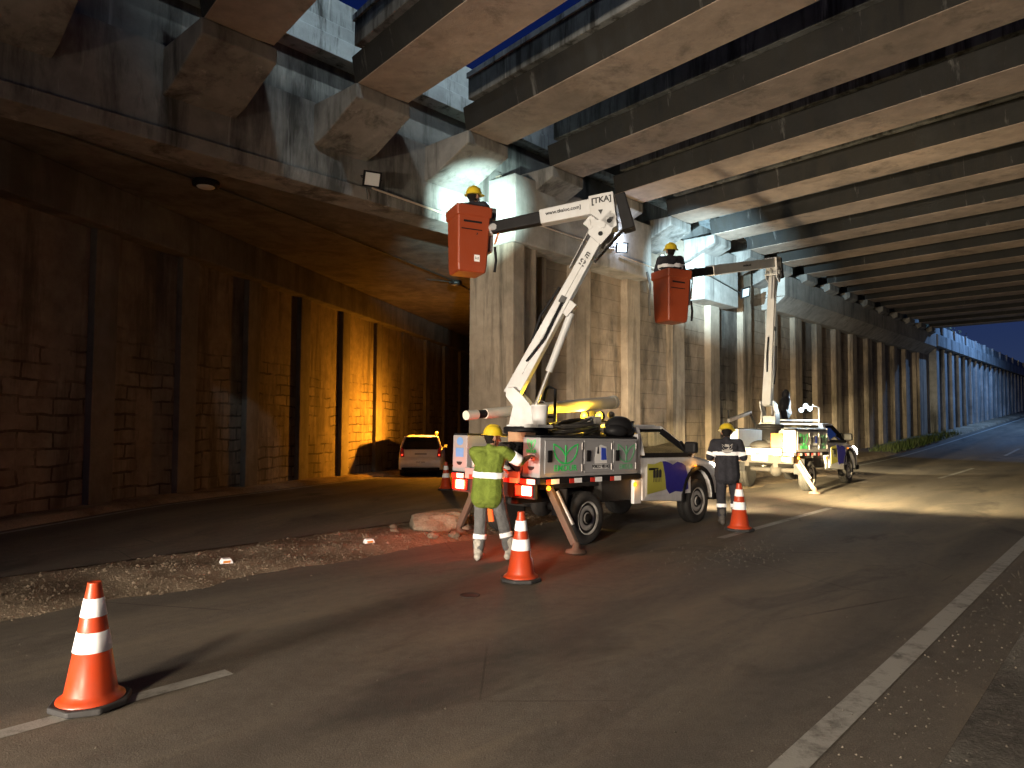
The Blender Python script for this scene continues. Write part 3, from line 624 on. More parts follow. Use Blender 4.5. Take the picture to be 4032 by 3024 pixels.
    for sg in (-1, 1):
        y0, y1 = sorted((sg * 0.56, sg * 0.87))
        lk = MB().box(-1.05, 1.23, y0, y1, 0.888, 1.42).build("locker", "lockgrey", T, 0.012)
        yo = sg * 0.871
        fr = MB(); la = MB(); hg = MB(); xs = (-0.98, -0.14, 0.56, 1.19)
        for a, b in zip(xs[:-1], xs[1:]):
            dd = MB().box(a + 0.02, b - 0.02, min(yo, yo + sg * 0.012), max(yo, yo + sg * 0.012), 0.935, 1.385).build("locker_door", "lockgrey", T, 0.006)
            MB().box(a + 0.06, a + 0.15, min(yo + sg * 0.013, yo + sg * 0.03), max(yo + sg * 0.013, yo + sg * 0.03), 1.09, 1.25).build("latch", "black", dd, 0.012)
            hg.tube([(b - 0.035, yo + sg * 0.016, 0.96), (b - 0.035, yo + sg * 0.016, 1.06)], 0.011, 8).tube([(b - 0.035, yo + sg * 0.016, 1.26), (b - 0.035, yo + sg * 0.016, 1.36)], 0.011, 8)
            hg.build("hinges", "steel", dd); hg = MB()
            if sg < 0:
                my = mpos((a + b) / 2 + 0.03, yo - 0.0125, 1.07, 90, 0, 0)
                if a < -0.9: leaf_emblem("leaf_emblem", "green", dd, my, 0.27, 1.75); text_mesh("lettering", "EMDUR", 0.115, "green", dd, mpos((a + b) / 2 + 0.03, yo - 0.0135, 1.005, 90), bold=0.001, sx=1.3)
                elif a > 0.5: leaf_emblem("leaf_emblem", "palegreen", dd, my, 0.27, 1.45); text_mesh("lettering", "EMDUR", 0.105, "palegreen", dd, mpos((a + b) / 2 + 0.03, yo - 0.0135, 1.00, 90), bold=0.001)
                else:
                    MB().prism([(0.12, 1.06), (0.42, 1.06), (0.40, 1.30), (0.26, 1.33), (0.14, 1.29)], 'y', yo - 0.0125, yo - 0.0145).build("crest", "decalwhite", dd)
                    MB().prism([(0.27, 1.11), (0.40, 1.11), (0.38, 1.28), (0.27, 1.29)], 'y', yo - 0.015, yo - 0.017).build("crest_flag", "blue", dd)
                    MB().prism([(0.17, 1.20), (0.215, 1.20), (0.205, 1.30), (0.185, 1.31)], 'y', yo - 0.015, yo - 0.017).build("crest_tower", "ink", dd)
                    MB().box(0.08, 0.46, yo - 0.0145, yo - 0.0125, 0.985, 1.045).build("name_strip", "decalwhite", dd)
                    text_mesh("lettering", "PORTO VELHO", 0.062, "ink", dd, mpos(0.27, yo - 0.0155, 1.015, 90), bold=0.002)
        # rear face of each locker
        yc = sg * 0.715; rm = mpos(-1.0505, yc, 1.27, 90, 0, -90)
        if sg < 0:
            leaf_emblem("leaf_emblem", "green", lk, rm, 0.125); text_mesh("lettering", "EMDUR", 0.055, "green", lk, mpos(-1.0515, yc, 1.235, 90, 0, -90), bold=0.003)
            MB().box(-1.055, -1.0505, yc - 0.065, yc + 0.065, 1.12, 1.20).build("crest", "decalwhite", lk); MB().box(-1.057, -1.0555, yc - 0.03, yc + 0.0, 1.13, 1.19).build("crest_flag", "blue", lk)
        else:
            MB().prism([(yc + 0.07 * math.cos(t), 1.33 + 0.06 * math.sin(t)) for t in [i * math.pi / 8 for i in range(16)]], 'x', -1.0505, -1.053).build("emblem", "skyblue", lk)
            MB().box(-1.053, -1.0505, yc - 0.085, yc + 0.085, 1.10, 1.23).build("emblem", "skyblue", lk)
        MB().prism([(yc + 0.06 * math.cos(t), 1.03 + 0.05 * math.sin(t)) for t in [math.pi + i * math.pi / 8 for i in range(9)]], 'x', -1.0505, -1.054).build("pull_handle", "ink", lk)
        MB().box(-1.04, 1.22, min(y0, y1) + 0.01, max(y0, y1) - 0.01, 1.421, 1.447).build("locker_lid", "black", T, 0.008)
    MB().box(-1.10, -1.065, -0.54, 0.54, 0.80, 0.96).build("tailboard", "lockgrey", T, 0.01)
    # reflective tape pairs along the sides and the rear
    for sg in (-1, 1):
        y = sg * 0.883
        for i, x in enumerate((-0.93, -0.44, 0.03, 0.50, 0.97)):
            a, b = (y, y + sg * 0.004)
            if x < 0.9: MB().box(x, x + 0.10, min(a, b), max(a, b), 0.80, 0.862).build("red_tape", "tapered", T); MB().box(x + 0.103, x + 0.27, min(a, b), max(a, b), 0.80, 0.866).build("white_tape", "tapewhite", T)
    for i, y in enumerate((-0.84, -0.52, -0.16, 0.18, 0.56)):
        MB().box(-1.106, -1.102, y, y + 0.15, 0.80, 0.866).build("white_tape", "tapewhite", T); MB().box(-1.106, -1.102, y + 0.153, y + 0.26, 0.80, 0.862).build("red_tape", "tapered", T)
    # rear bumper with tail lamps
    MB().box(-1.10, -1.02, -0.84, 0.84, 0.795, 0.80 + 0.005).box(-1.08, -1.03, -0.82, 0.82, 0.60, 0.79).build("rear_bumper", "chassis", T, 0.01)
    for sg in (-1, 1):
        y0, y1 = sorted((sg * 0.48, sg * 0.80))
        tl = MB().box(-1.11, -1.081, y0, y1, 0.63, 0.785).build("tail_lamp", "redlens", T, 0.008)
        a, b = sorted((sg * (0.50 if lit_rear else 0.56), sg * 0.74))
        MB().box(-1.116, -1.111, a, b, 0.645, 0.775).build("lamp_lens", "redlamp" if lit_rear else "dimlamp", tl, 0.006)
        if lit_rear:
            a, b = sorted((sg * (0.62 if sg < 0 else 0.53), sg * (0.79 if sg < 0 else 0.70))); MB().box(-1.122, -1.1165, a, b, 0.648, 0.772).build("bulb", "hotlamp", tl, 0.02, 3)
    MB().box(-1.092, -1.082, -0.2, 0.2, 0.66, 0.78).build("number_plate", "decalwhite", T); text_mesh("lettering", "NCX 4B71", 0.09, "ink", T, mpos(-1.0925, 0, 0.72, 90, 0, -90))
    for sg in (-1, 1):
        MB().lathe([(0.036, 0), (0.032, 0.02), (0, 0.025)], 14).build("side_marker", "amberlamp", T).matrix_local = mpos(-0.86, sg * 0.86, 0.745, 90 if sg < 0 else -90)
        MB().lathe([(0.040, 0), (0.034, 0.02), (0, 0.025)], 14).build("side_marker", "amberlamp", T).matrix_local = mpos(1.17, sg * 0.86, 0.72, 90 if sg < 0 else -90)
        MB().box(1.16, 1.36, min(sg * 0.80, sg * 0.86), max(sg * 0.80, sg * 0.86), 0.42, 0.79).build("splash_panel", "white", T, 0.01)
    # -------- outriggers
    for sg in (-1, 1):
        m_ = MB(); bar(m_, (-0.66, sg * 0.70, 0.74), (-0.62, sg * 1.14, 0.02), 0.10, 0.075, (1, 0, 0)); leg = m_.build("outrigger_leg", "rust", T, 0.012)
        MB().tube([(-0.58, sg * 0.78, 0.68), (-0.56, sg * 1.05, 0.26)], 0.03, 8).build("outrigger_cylinder", "steel", leg)
        zf = 0.0
        MB().lathe([(0.14, -0.035 + zf), (0.13, 0.0 + zf), (0.05, 0.02), (0.045, 0.10), (0.0, 0.11)], 14).build("foot_pad", "rust", leg).matrix_local = mpos(-0.62, sg * 1.16, -0.055)
    # -------- crane base and articulated boom, all in one upright plane
    az = pose['az']; base = Vector(pose['base'])
    MB().lathe([(0.20, 0.885), (0.20, 1.40), (0.26, 1.42), (0.26, 1.45)], 20).build("pedestal", "black", T).matrix_local = mpos(base.x, base.y, 0)
    MB().lathe([(0.30, 0.0), (0.33, 0.02), (0.33, 0.09), (0.30, 0.11)], 28).build("slewing_ring", "black", T).matrix_local = mpos(base.x, base.y, 1.455)
    TR = bpy.data.objects.new("turret", None); COL.objects.link(TR); TR.parent = T; TR.matrix_local = mpos(base.x, base.y, 1.57, 0, 0, az)    # local x: the way the lower boom leans
    h0 = pose['pivot_h']
    for sg in (-1, 1):
        MB().prism([(-0.22, 0.0), (0.20, 0.0), (0.20, 0.20), (-0.02, h0 - 0.02), (-0.16, h0 + 0.10), (-0.27, h0 + 0.10), (-0.27, h0 - 0.04), (-0.16, h0 - 0.18)], 'y', sg * 0.15, sg * 0.185).build("turret_plate", "boomwhite", TR, 0.006)
    MB().box(-0.24, 0.24, -0.2, 0.2, -0.005, 0.0 + 0.02).box(-0.12, 0.1, -0.148, 0.148, 0.021, 0.2).build("turret_floor", "boomwhite", TR)
    pv = Vector((-0.2, 0, h0 + 0.03)); el = Vector(pose['elbow']); d = (el - pv).normalized(); side = Vector((0, 1, 0)); nrm = d.cross(side)
    lb = MB(); bar(lb, pv - d * 0.05, el - d * 0.12, 0.22, 0.235, side.cross(d), 0.17, 0.175); LB = lb.build("lower_boom", "boomwhite", TR, 0.012)
    rib = MB(); bar(rib, pv + d * 0.3 + Vector((0, -0.112, 0)), el - d * 0.5 + Vector((0, -0.095, 0)), 0.012, 0.02, side.cross(d)); rib.build("boom_rib", "boomwhite", LB)
    # hydraulic cylinder below the lower boom and its clamps
    up_ = side.cross(d); lo = up_ if up_.x > 0 else -up_
    c0 = Vector((0.12, 0, 0.24)); c1 = pv + d * (el - pv).length * 0.52 + lo * 0.19
    MB().tube([c0, c0 + (c1 - c0) * 0.45], 0.028, 10).build("cylinder_rod", "steel", LB)
    MB().tube([c0 + (c1 - c0) * 0.40, c1], 0.055, 12).build("lift_cylinder", "boomwhite", LB)
    cl = MB(); bar(cl, c1 - d * 0.06 - lo * 0.1, c1 + d * 0.16 - lo * 0.06, 0.16, 0.18, side.cross(d)); cl.build("cylinder_bracket", "boomwhite", LB, 0.01)
    bx = MB(); bx.box(-0.04, 0.05, -0.108, -0.096, -0.05, 0.06); o = bx.build("warning_decal", "ink", LB); q = pv + d * (el - pv).length * 0.56 - lo * 0.0; o.matrix_local = Matrix.Translation((q.x, -0.005, q.z)) @ Matrix.Rotation(-math.atan2(d.z, d.x) + math.pi / 2, 4, 'Y')
    MB().tube([pv + d * 0.5 + Vector((0, -0.15, 0)) - lo * 0.02, pv + d * 0.9 + Vector((0, -0.16, 0)) + lo * 0.05, pv + d * 1.5 + Vector((0, -0.15, 0)) + lo * 0.02], 0.016, 6).build("hydraulic_hose", "black", LB)
    MB().tube([pv + d * 0.8 - lo * 0.13, pv + d * 1.2 - lo * 0.20, pv + d * 1.7 - lo * 0.15], 0.02, 6).build("hydraulic_hose", "black", LB)
    ang = math.atan2(d.z, d.x)
    text_mesh("lettering", "10 m", 0.12, "ink", LB, Matrix.Translation(pv + d * (el - pv).length * 0.80 + Vector((0, -0.0975, 0))) @ Matrix.Rotation(-ang, 4, 'Y') @ Matrix.Rotation(R(90), 4, 'X'), shear=0.2, bold=0.004)
    # twin rods and knuckle links near the elbow
    tr = MB()
    for yy in (-0.09, -0.03): tr.tube([el - d * 0.75 - lo * 0.14 + Vector((0, yy, 0)), el - d * 0.15 - lo * 0.15 + Vector((0, yy, 0))], 0.012, 6)
    tr.build("levelling_rods", "steel", LB)
    # elbow casting
    tip = Vector(pose['tip']); e2 = Vector(pose['elbow2']); u = (tip - e2).normalized(); un = Vector((0, -1, 0)).cross(u)
    un = un if un.z > 0 else -un
    kn = MB()
    for sg in (-1, 1):
        kn.prism([tuple((el + a * d + b * lo)[i] for i in (0, 2)) for a, b in ((-0.20, -0.13), (-0.26, 0.12), (-0.04, 0.17), (0.20, 0.13), (0.24, 0.0), (0.06, -0.06), (0.02, -0.16))], 'y', sg * 0.125, sg * 0.15)
    kn.tube([el + Vector((0, -0.17, 0)), el + Vector((0, 0.17, 0))], 0.05, 12).tube([el - d * 0.1 - lo * 0.14 + Vector((0, -0.16, 0)), el - d * 0.1 - lo * 0.14 + Vector((0, 0.16, 0))], 0.028, 10)
    bar(kn, el - d * 0.12 - lo * 0.15, e2 + u * 0.30 - un * 0.16, 0.05, 0.05)
    kn.build("elbow_link", "boomwhite", TR, 0.006)
    for a, b in ((-0.12, 0.04), (0.10, 0.06)):
        q = el + d * a + lo * b; MB().tube([q + Vector((0, -0.153, 0)), q + Vector((0, -0.16, 0))], 0.035, 10).build("elbow_pin", "black", TR)
    # upper boom: plate head at the elbow, box section, dark telescoped end
    UP = MB().prism([tuple(p[i] for i in (0, 2)) for p in (e2 - u * 0.12 + un * 0.14, e2 + u * 0.24 + un * 0.14, e2 + u * 0.25 - un * 0.12, e2 - u * 0.02 - un * 0.40, e2 - u * 0.11 - un * 0.38)], 'y', -0.15, 0.15).build("upper_boom_head", "boomwhite", TR, 0.012)
    L = (tip - e2).length; wl = pose['white_len']
    ub = MB(); bar(ub, e2 + u * 0.20, e2 + u * wl, 0.21, 0.235, un, 0.20, 0.22); UB = ub.build("upper_boom", "boomwhite", TR, 0.02)
    ex = MB(); bar(ex, e2 + u * wl * 0.9, tip - u * 0.02, 0.165, 0.185, un, 0.155, 0.17); EX = ex.build("boom_extension", "black", TR, 0.02)
    cv = MB(); bar(cv, e2 - u * 0.21 + un * 0.10, e2 - u * 0.27 - un * 0.44, 0.26, 0.15, un.cross(Vector((0, 1, 0))), 0.26, 0.18); cv.build("hose_cover", "black", TR, 0.02)
    a2 = math.atan2(u.z, u.x)
    rd = Matrix.Rotation(-a2, 4, 'Y') @ Matrix.Rotation(R(90), 4, 'X')
    flip = Matrix.Rotation(R(180), 4, 'Z') if u.x < 0 else Matrix.Identity(4)
    def on(p, y): return Matrix.Translation((p.x, y, p.z)) @ rd @ flip
    text_mesh("lettering", "[TKA]", 0.115, "ink", UP, on(e2 + u * 0.065 + un * 0.045, -0.1515), shear=0.1, bold=0.004)
    text_mesh("lettering", "www.tkaloc.com]", 0.075, "ink", UB, on(e2 + u * (0.28 + (wl - 0.28) * 0.5) + un * 0.02, -0.1075), shear=0.1, bold=0.002)
    hd = MB()
    for a, b in ((0.10, -0.13), (-0.04, -0.27)):
        q = e2 + u * a + un * b; hd.prism([(q.x - 0.035, q.z + 0.03), (q.x + 0.035, q.z + 0.035), (q.x + 0.01, q.z - 0.04)], 'y', -0.151, -0.156)
    hd.build("warning_decals", "ink", UP)
    for yy in (-0.06, 0.0, 0.06): MB().tube([el - d * 0.5 + lo * 0.125 + Vector((0, yy, 0)), el - d * 0.1 + lo * 0.22 + Vector((0, yy, 0)), e2 - u * 0.32 - un * 0.30 + Vector((0, yy, 0))], 0.014, 6).build("hydraulic_hose", "cable", TR)
    bd = MB(); bar(bd, e2 + u * 0.27 - un * 0.10, e2 - u * 0.01 - un * 0.40, 0.32, 0.025, Vector((0, 1, 0))); bd.build("head_flange", "boomwhite", UP, 0.004)
    # bucket at the tip, hung level, with its bracket
    bk = pose['bucket']; BZ = pose.get('bucket_yaw', 0.0)
    BK = bpy.data.objects.new("work_bucket", None); COL.objects.link(BK); BK.parent = T; BK.matrix_local = Matrix.Translation(bk) @ Matrix.Rotation(R(BZ), 4, 'Z') @ Matrix.Rotation(R(pose.get('tilt', 0)), 4, 'Y')
    return T, TR, BK, tip
def make_bucket(BK, tilt_lip):
    # open tub: outer and inner skins, local z up from the floor, 1.02 m tall
    H_ = 1.0
    def rr(w, z, c=0.022):
        return [(x, y, z) for x, y in ((-w + c, -w), (w - c, -w), (w, -w + c), (w, w - c), (w - c, w), (-w + c, w), (-w, w - c), (-w, -w + c))]
    rings = [rr(0.20, 0.0), rr(0.222, 0.015), rr(0.235, 0.10), rr(0.262, H_ - 0.17), rr(0.265, H_ - 0.16), rr(0.285, H_ - 0.15), rr(0.29, H_), rr(0.262, H_), rr(0.25, H_ - 0.15), rr(0.205, 0.12), rr(0.17, 0.06)]
    mb = MB()
    for r_ in rings: mb.v += r_
    for i in range(len(rings) - 1):
        for j in range(8): mb.f.append((i * 8 + j, i * 8 + (j + 1) % 8, (i + 1) * 8 + (j + 1) % 8, (i + 1) * 8 + j)); mb.sm.append(False)
    k = (len(rings) - 1) * 8; mb.f += [list(range(8))[::-1], list(range(k, k + 8))]; mb.sm += [False, False]
    tub = mb.build("tub", "bucket", BK, 0.012)
    s = MB().box(-0.17, 0.12, -0.264, -0.257, 0.74, 0.77).box(-0.20, 0.13, -0.259, -0.2505, 0.63, 0.645); s.build("step_slots", "black", BK)
    return tub

T1M = ROADM @ mpos(8.30, 6.86, 0.085, 0, 1.5, -2.0)
pose1 = dict(az=-59.9, base=(-0.40, 0.0, 0), pivot_h=0.47, elbow=(1.10, 0, 2.93), elbow2=(1.15, 0, 3.27), tip=(-0.62, 0, 3.0), white_len=1.0)
c1, s1 = math.cos(R(pose1['az'])), math.sin(R(pose1['az']))
pose1['bucket'] = (-0.40 - 0.97 * c1, -0.97 * s1, 3.87); pose1['bucket_yaw'] = -23.0; pose1['tilt'] = 0
T1, TR1, BK1, tip1 = make_truck("nearer white bucket truck with lit red tail lamps and a flag on its door", T1M, pose1, True)
T2M = ROADM @ mpos(18.2, 7.22, 0.085, 0, 1.5, 0.5)
pose2 = dict(az=2.9, base=(-0.40, 0.0, 0), pivot_h=0.47, elbow=(0.24, 0, 3.95), elbow2=(0.30, 0, 4.22), tip=(-5.0, 0, 2.92), white_len=4.25)
c2, s2 = math.cos(R(pose2['az'])), math.sin(R(pose2['az']))
pose2['bucket'] = (-0.40 - 5.66 * c2, -5.66 * s2, 3.40); pose2['bucket_yaw'] = -23.5
T2, TR2, BK2, tip2 = make_truck("second white bucket truck farther along the wall, its rear flooded with headlight", T2M, pose2, False)
for BK, TR, tip, ln in ((BK1, TR1, tip1, 1), (BK2, TR2, tip2, 2)):
    tub = make_bucket(BK, 0)
    if ln == 1:
        d = MB().box(0.02, 0.105, -0.2462, -0.2400, 0.16, 0.26).build("sticker", "decalwhite", BK)
        text_mesh("lettering", "kd", 0.06, "ink", d, mpos(0.062, -0.2468, 0.21, 90))
    br = MB().box(0.30, 0.36, -0.15, 0.13, 0.36, 0.86).box(0.265, 0.30, -0.1, 0.1, 0.45, 0.8).build("bucket_bracket", "boomwhite", BK, 0.015)
    MB().box(0.31, 0.41, -0.12, 0.06, 0.87, 1.06).build("control_box", "lockgrey", BK, 0.015)
    MB().tube([(0.40, -0.1, 0.45), (0.42, -0.12, 0.25), (0.40, -0.12, 0.06)], 0.022, 8).build("control_hose", "black", BK)
    b2 = MB(); inv = BK.matrix_local.inverted() @ TR.matrix_local; q = inv @ tip; bar(b2, (0.33, 0, 0.62), q, 0.10, 0.14); b2.tube([q + Vector((0, -0.13, 0)), q + Vector((0, 0.13, 0))], 0.05, 12); b2.build("tip_knuckle", "boomwhite", BK, 0.01)
    MB().tube([q + Vector((0.1, -0.08, -0.08)), (0.40, -0.1, 0.50)], 0.015, 6).build("orange_line", "orangestrap", BK)
# amber work lamps on a bar over the first cab, a cool light cluster over the second
rb = MB().box(1.50, 1.56, -0.58, 0.62, 1.675, 1.705)
for y in (-0.55, 0.55): rb.box(1.505, 1.555, y - 0.02, y + 0.02, 1.63, 1.675)
rb.build("lamp_bar", "black", T1, 0.006)
for y in (0.04, 0.36):
    lp = MB().lathe([(0.05, -0.06), (0.085, -0.02), (0.085, 0.03), (0.075, 0.035)], 18).build("work_lamp", "black", T1); lp.matrix_local = mpos(1.47, y, 1.775, 0, -90)
    MB().lathe([(0.074, 0.032), (0.06, 0.045), (0, 0.05)], 18).build("lamp_lens", "yellowlamp", lp)
    MB().tube([(1.52, y, 1.70), (1.50, y, 1.74)], 0.015, 6).build("lamp_stem", "black", T1)
MB().box(1.44, 1.50, 0.16, 0.26, 1.68, 1.87).build("lamp_mount", "black", T1, 0.01)
MB().ball((1.47, -0.18, 1.80), 0.06).tube([(1.5, -0.18, 1.69), (1.48, -0.18, 1.78)], 0.015, 6).build("lamp_back", "chassis", T1)
rb = MB().box(1.42, 1.48, -0.62, 0.62, 1.69, 1.73)
for y in (-0.6, 0.6): rb.tube([(1.45, y, 1.45), (1.45, y, 2.05), (1.3, y * 0.8, 2.12)], 0.025, 8)
rb.build("roof_rack", "boomwhite", T2)
for y, z in ((-0.40, 2.02), (-0.28, 2.10), (-0.16, 1.98)):
    lp = MB().lathe([(0.04, -0.05), (0.07, -0.02), (0.07, 0.02)], 14).build("work_lamp", "black", T2); lp.matrix_local = mpos(1.36, y, z, 0, -80)
    MB().lathe([(0.064, 0.018), (0.05, 0.03), (0, 0.035)], 14).build("lamp_lens", "coollamp", lp)
# orange safety strap and tag on the back of the first truck
m_ = MB(); bar(m_, (-1.115, 0.10, 0.82), (-1.14, -0.02, 0.50), 0.07, 0.012, (1, 0, 0)); bar(m_, (-1.14, -0.02, 0.50), (-1.12, -0.06, 0.24), 0.09, 0.02, (1, 0, 0)); m_.build("hanging_strap", "orangestrap", T1)
MB().box(-1.16, -1.150, -0.10, 0.0, 0.46, 0.68).build("tag_plate", "decalwhite", T1)
MB().box(-1.164, -1.1605, -0.06, -0.01, 0.48, 0.62).build("tag_print", "ink", T1)
# load carried on the first truck: each thing lies on the bed
def on1(o): o.matrix_world = T1M @ o.matrix_basis; return o
def tubeload(pts, rs, n=18): return MB().tube(pts, rs, n)
A = Vector((-1.45, 0.16, 1.70)); B = Vector((2.45, 0.48, 2.06)); D_ = (B - A)
p_ = thing("lamp_pole", "long tapered pale tube lying over the first truck from its tail to above the cab", "pole", T1M)
MB().tube([A, A + D_ * 0.055], [0.066, 0.068], 18).build("pole_end", "pvc", p_)
MB().tube([A + D_ * 0.04, A + D_ * 0.12], [0.055, 0.058], 18).build("pole_neck", "black", p_)
MB().tube([A + D_ * 0.10, A + D_ * 0.34, A + D_ * 0.60, A + D_ * 0.97, B], [0.070, 0.085, 0.098, 0.112, 0.112], 20).build("pole_shaft", "pvc", p_)
MB().tube([A + D_ * 0.255, A + D_ * 0.275], [0.087, 0.088], 20).build("pole_band", "steel", p_)
MB().tube([B - D_ * 0.02, B + D_ * 0.004], [0.12, 0.12], 20).build("pole_flange", "pvc", p_)
cr = thing("pole_cradle", "black upright cradle frame holding the pale tube behind the crane of the first truck", "frame", T1M)
q = A + D_ * 0.48
MB().tube([(q.x, q.y - 0.17, 0.90), (q.x, q.y - 0.17, q.z + 0.30), (q.x, q.y - 0.04, q.z + 0.34), (q.x, q.y + 0.02, q.z + 0.30), (q.x + 0.01, q.y + 0.14, q.z - 0.08), (q.x, q.y + 0.16, 0.90)], 0.025, 8).build("cradle_frame", "black", cr)
MB().box(q.x - 0.03, q.x + 0.03, q.y - 0.16, q.y + 0.15, q.z - 0.16, q.z - 0.125).build("cradle_bar", "black", cr)
pa = thing("pail", "white plastic pail strapped beside the crane base of the first truck", "bucket", T1M @ mpos(-0.50, -0.36, 1.60))
MB().lathe([(0.10, 0.0), (0.125, 0.26), (0.132, 0.262), (0.132, 0.28), (0.118, 0.28), (0.10, 0.03), (0.0, 0.03)], 24).build("pail_body", "white", pa)
MB().tube([(0.0, 0.13 * math.cos(t), 0.27 + 0.07 * math.sin(t)) for t in [i * math.pi / 10 for i in range(11)]], 0.005, 6).build("pail_handle", "steel", pa)
MB().box(-0.15, 0.18, -0.10, 0.16, -0.045, -0.002).build("pail_shelf", "boomwhite", pa)
co = thing("cable_coil", "slumped coil of thick black cable heaped on the bed behind the cab", "cable", T1M @ mpos(0.42, -0.22, 1.45))
mb = MB(); pts = []
for i in range(150):
    t = i / 150 * 2 * math.pi * 8.5; r_ = 0.33 + 0.07 * math.sin(t * 0.37) + 0.03 * rng.random(); pts.append((r_ * 1.25 * math.cos(t), r_ * 0.72 * math.sin(t), 0.03 + 0.19 * (i / 150) + 0.03 * math.sin(t * 1.3) + 0.05 * math.cos(t)))
mb.tube(pts, 0.022, 7); mb.build("cable_loops", "cable", co)
MB().box(-0.5, 0.55, -0.30, 0.55, -0.53, 0.02).build("cable_box", "chassis", co, 0.03)
bg_ = MB().ball((0, 0, 0.15), (0.27, 0.20, 0.17), 20, 12).ball((0.08, 0.02, 0.10), (0.25, 0.21, 0.13)).ball((-0.12, -0.03, 0.09), (0.22, 0.18, 0.12)).build("tool_bag", "black"); bg_.matrix_world = T1M @ mpos(1.02, -0.66, 1.45)
tag(bg_, "plump black bag sitting on the locker right behind the first cab", "bag")
sb = MB().prism([(-0.07, 0.0), (0.07, 0.0), (0.10, 0.30), (-0.09, 0.30)], 'y', -0.08, 0.08).build("sack", "canvas", None, 0.02); sb.matrix_world = T1M @ mpos(0.86, -0.30, 1.46); tag(sb, "small pale sack wedged between the cable coil and the black bag", "sack")
bx = thing("crate", "pale tarpaulin-covered box with black cords in the open bay at the first truck's tail", "crate", T1M @ mpos(-0.72, 0.0, 0.887))
MB().box(-0.30, 0.30, -0.50, 0.50, 0.0, 0.26).build("crate_body", "canvas", bx, 0.03)
MB().tube([(-0.305, -0.46, 0.02), (-0.31, -0.30, 0.14), (-0.30, -0.20, 0.27)], 0.01, 6).build("cord", "black", bx); MB().tube([(-0.305, -0.25, 0.0), (-0.31, -0.05, 0.16), (-0.30, 0.05, 0.27)], 0.01, 6).build("cord", "black", bx)
jk = MB()
for i in range(9): 
    a = rng.uniform(-0.45, 0.45); bar(jk, (rng.uniform(-0.2, 0.2), a, 0.27), (rng.uniform(-0.25, 0.25), a + rng.uniform(-0.2, 0.2), 0.27 + rng.uniform(0.08, 0.2)), rng.uniform(0.03, 0.09), rng.uniform(0.03, 0.08))
jk.ball((0, 0.1, 0.33), (0.2, 0.18, 0.12)); o = jk.build("tool_heap", "chassis"); o.matrix_world = T1M @ mpos(-0.72, 0.0, 0.887); tag(o, "dark jumble of tools piled on the crate at the first truck's tail", "tools")
cbx = MB().box(-0.14, 0.14, -0.14, 0.14, 0, 0.13).box(-0.145, 0.0, -0.145, 0.145, 0.131, 0.136).build("cardboard_box", "cardboard", None, 0.006); cbx.matrix_world = T1M @ mpos(-0.80, -0.30, 1.45 - 0.10, 0, 0, 12); tag(cbx, "brown cardboard box below the black slewing ring of the first truck", "box")
# load of the second truck
o = MB().ball((0, 0, 0.12), (0.25, 0.3, 0.14)).ball((0.1, -0.2, 0.2), (0.18, 0.16, 0.12)).build("tool_heap", "chassis"); o.matrix_world = T2M @ mpos(-0.70, 0.1, 0.89); tag(o, "dark heap of gear in the open bay of the second truck", "tools")
o = MB().box(-0.12, 0.12, -0.14, 0.14, 0, 0.42).box(-0.125, 0.125, -0.145, 0.145, 0.421, 0.44).build("crate", "orangestrap", None, 0.01); o.matrix_world = T2M @ mpos(-0.75, -0.34, 0.89); tag(o, "upright orange crate in the open bay of the second truck", "crate")
fb = thing("folded_support", "grey hinged support arm with black struts standing over the left locker of the second truck", "bracket", T2M)
m_ = MB(); bar(m_, (-1.5, 0.62, 1.62), (-0.55, 0.45, 1.86), 0.07, 0.09); m_.build("support_arm", "steel", fb, 0.01)
m_ = MB(); bar(m_, (-1.46, 0.62, 1.66), (-1.25, 0.66, 1.45), 0.03, 0.03); bar(m_, (-1.46, 0.62, 1.60), (-1.52, 0.62, 1.88), 0.03, 0.03); bar(m_, (-0.6, 0.45, 1.84), (-0.5, 0.3, 1.45), 0.05, 0.05); m_.build("support_strut", "black", fb)
o = MB().ball((0, 0, 0), (0.26, 0.12, 0.20)).ball((0.16, 0, 0.16), (0.16, 0.09, 0.16)).box(-0.2, 0.1, -0.08, 0.08, -0.35, -0.05).build("hose_bundle", "black"); o.matrix_world = T2M @ mpos(0.35, -0.1, 2.12, 0, -30); tag(o, "bulky black hose bundle standing up behind the crane of the second truck", "hoses")

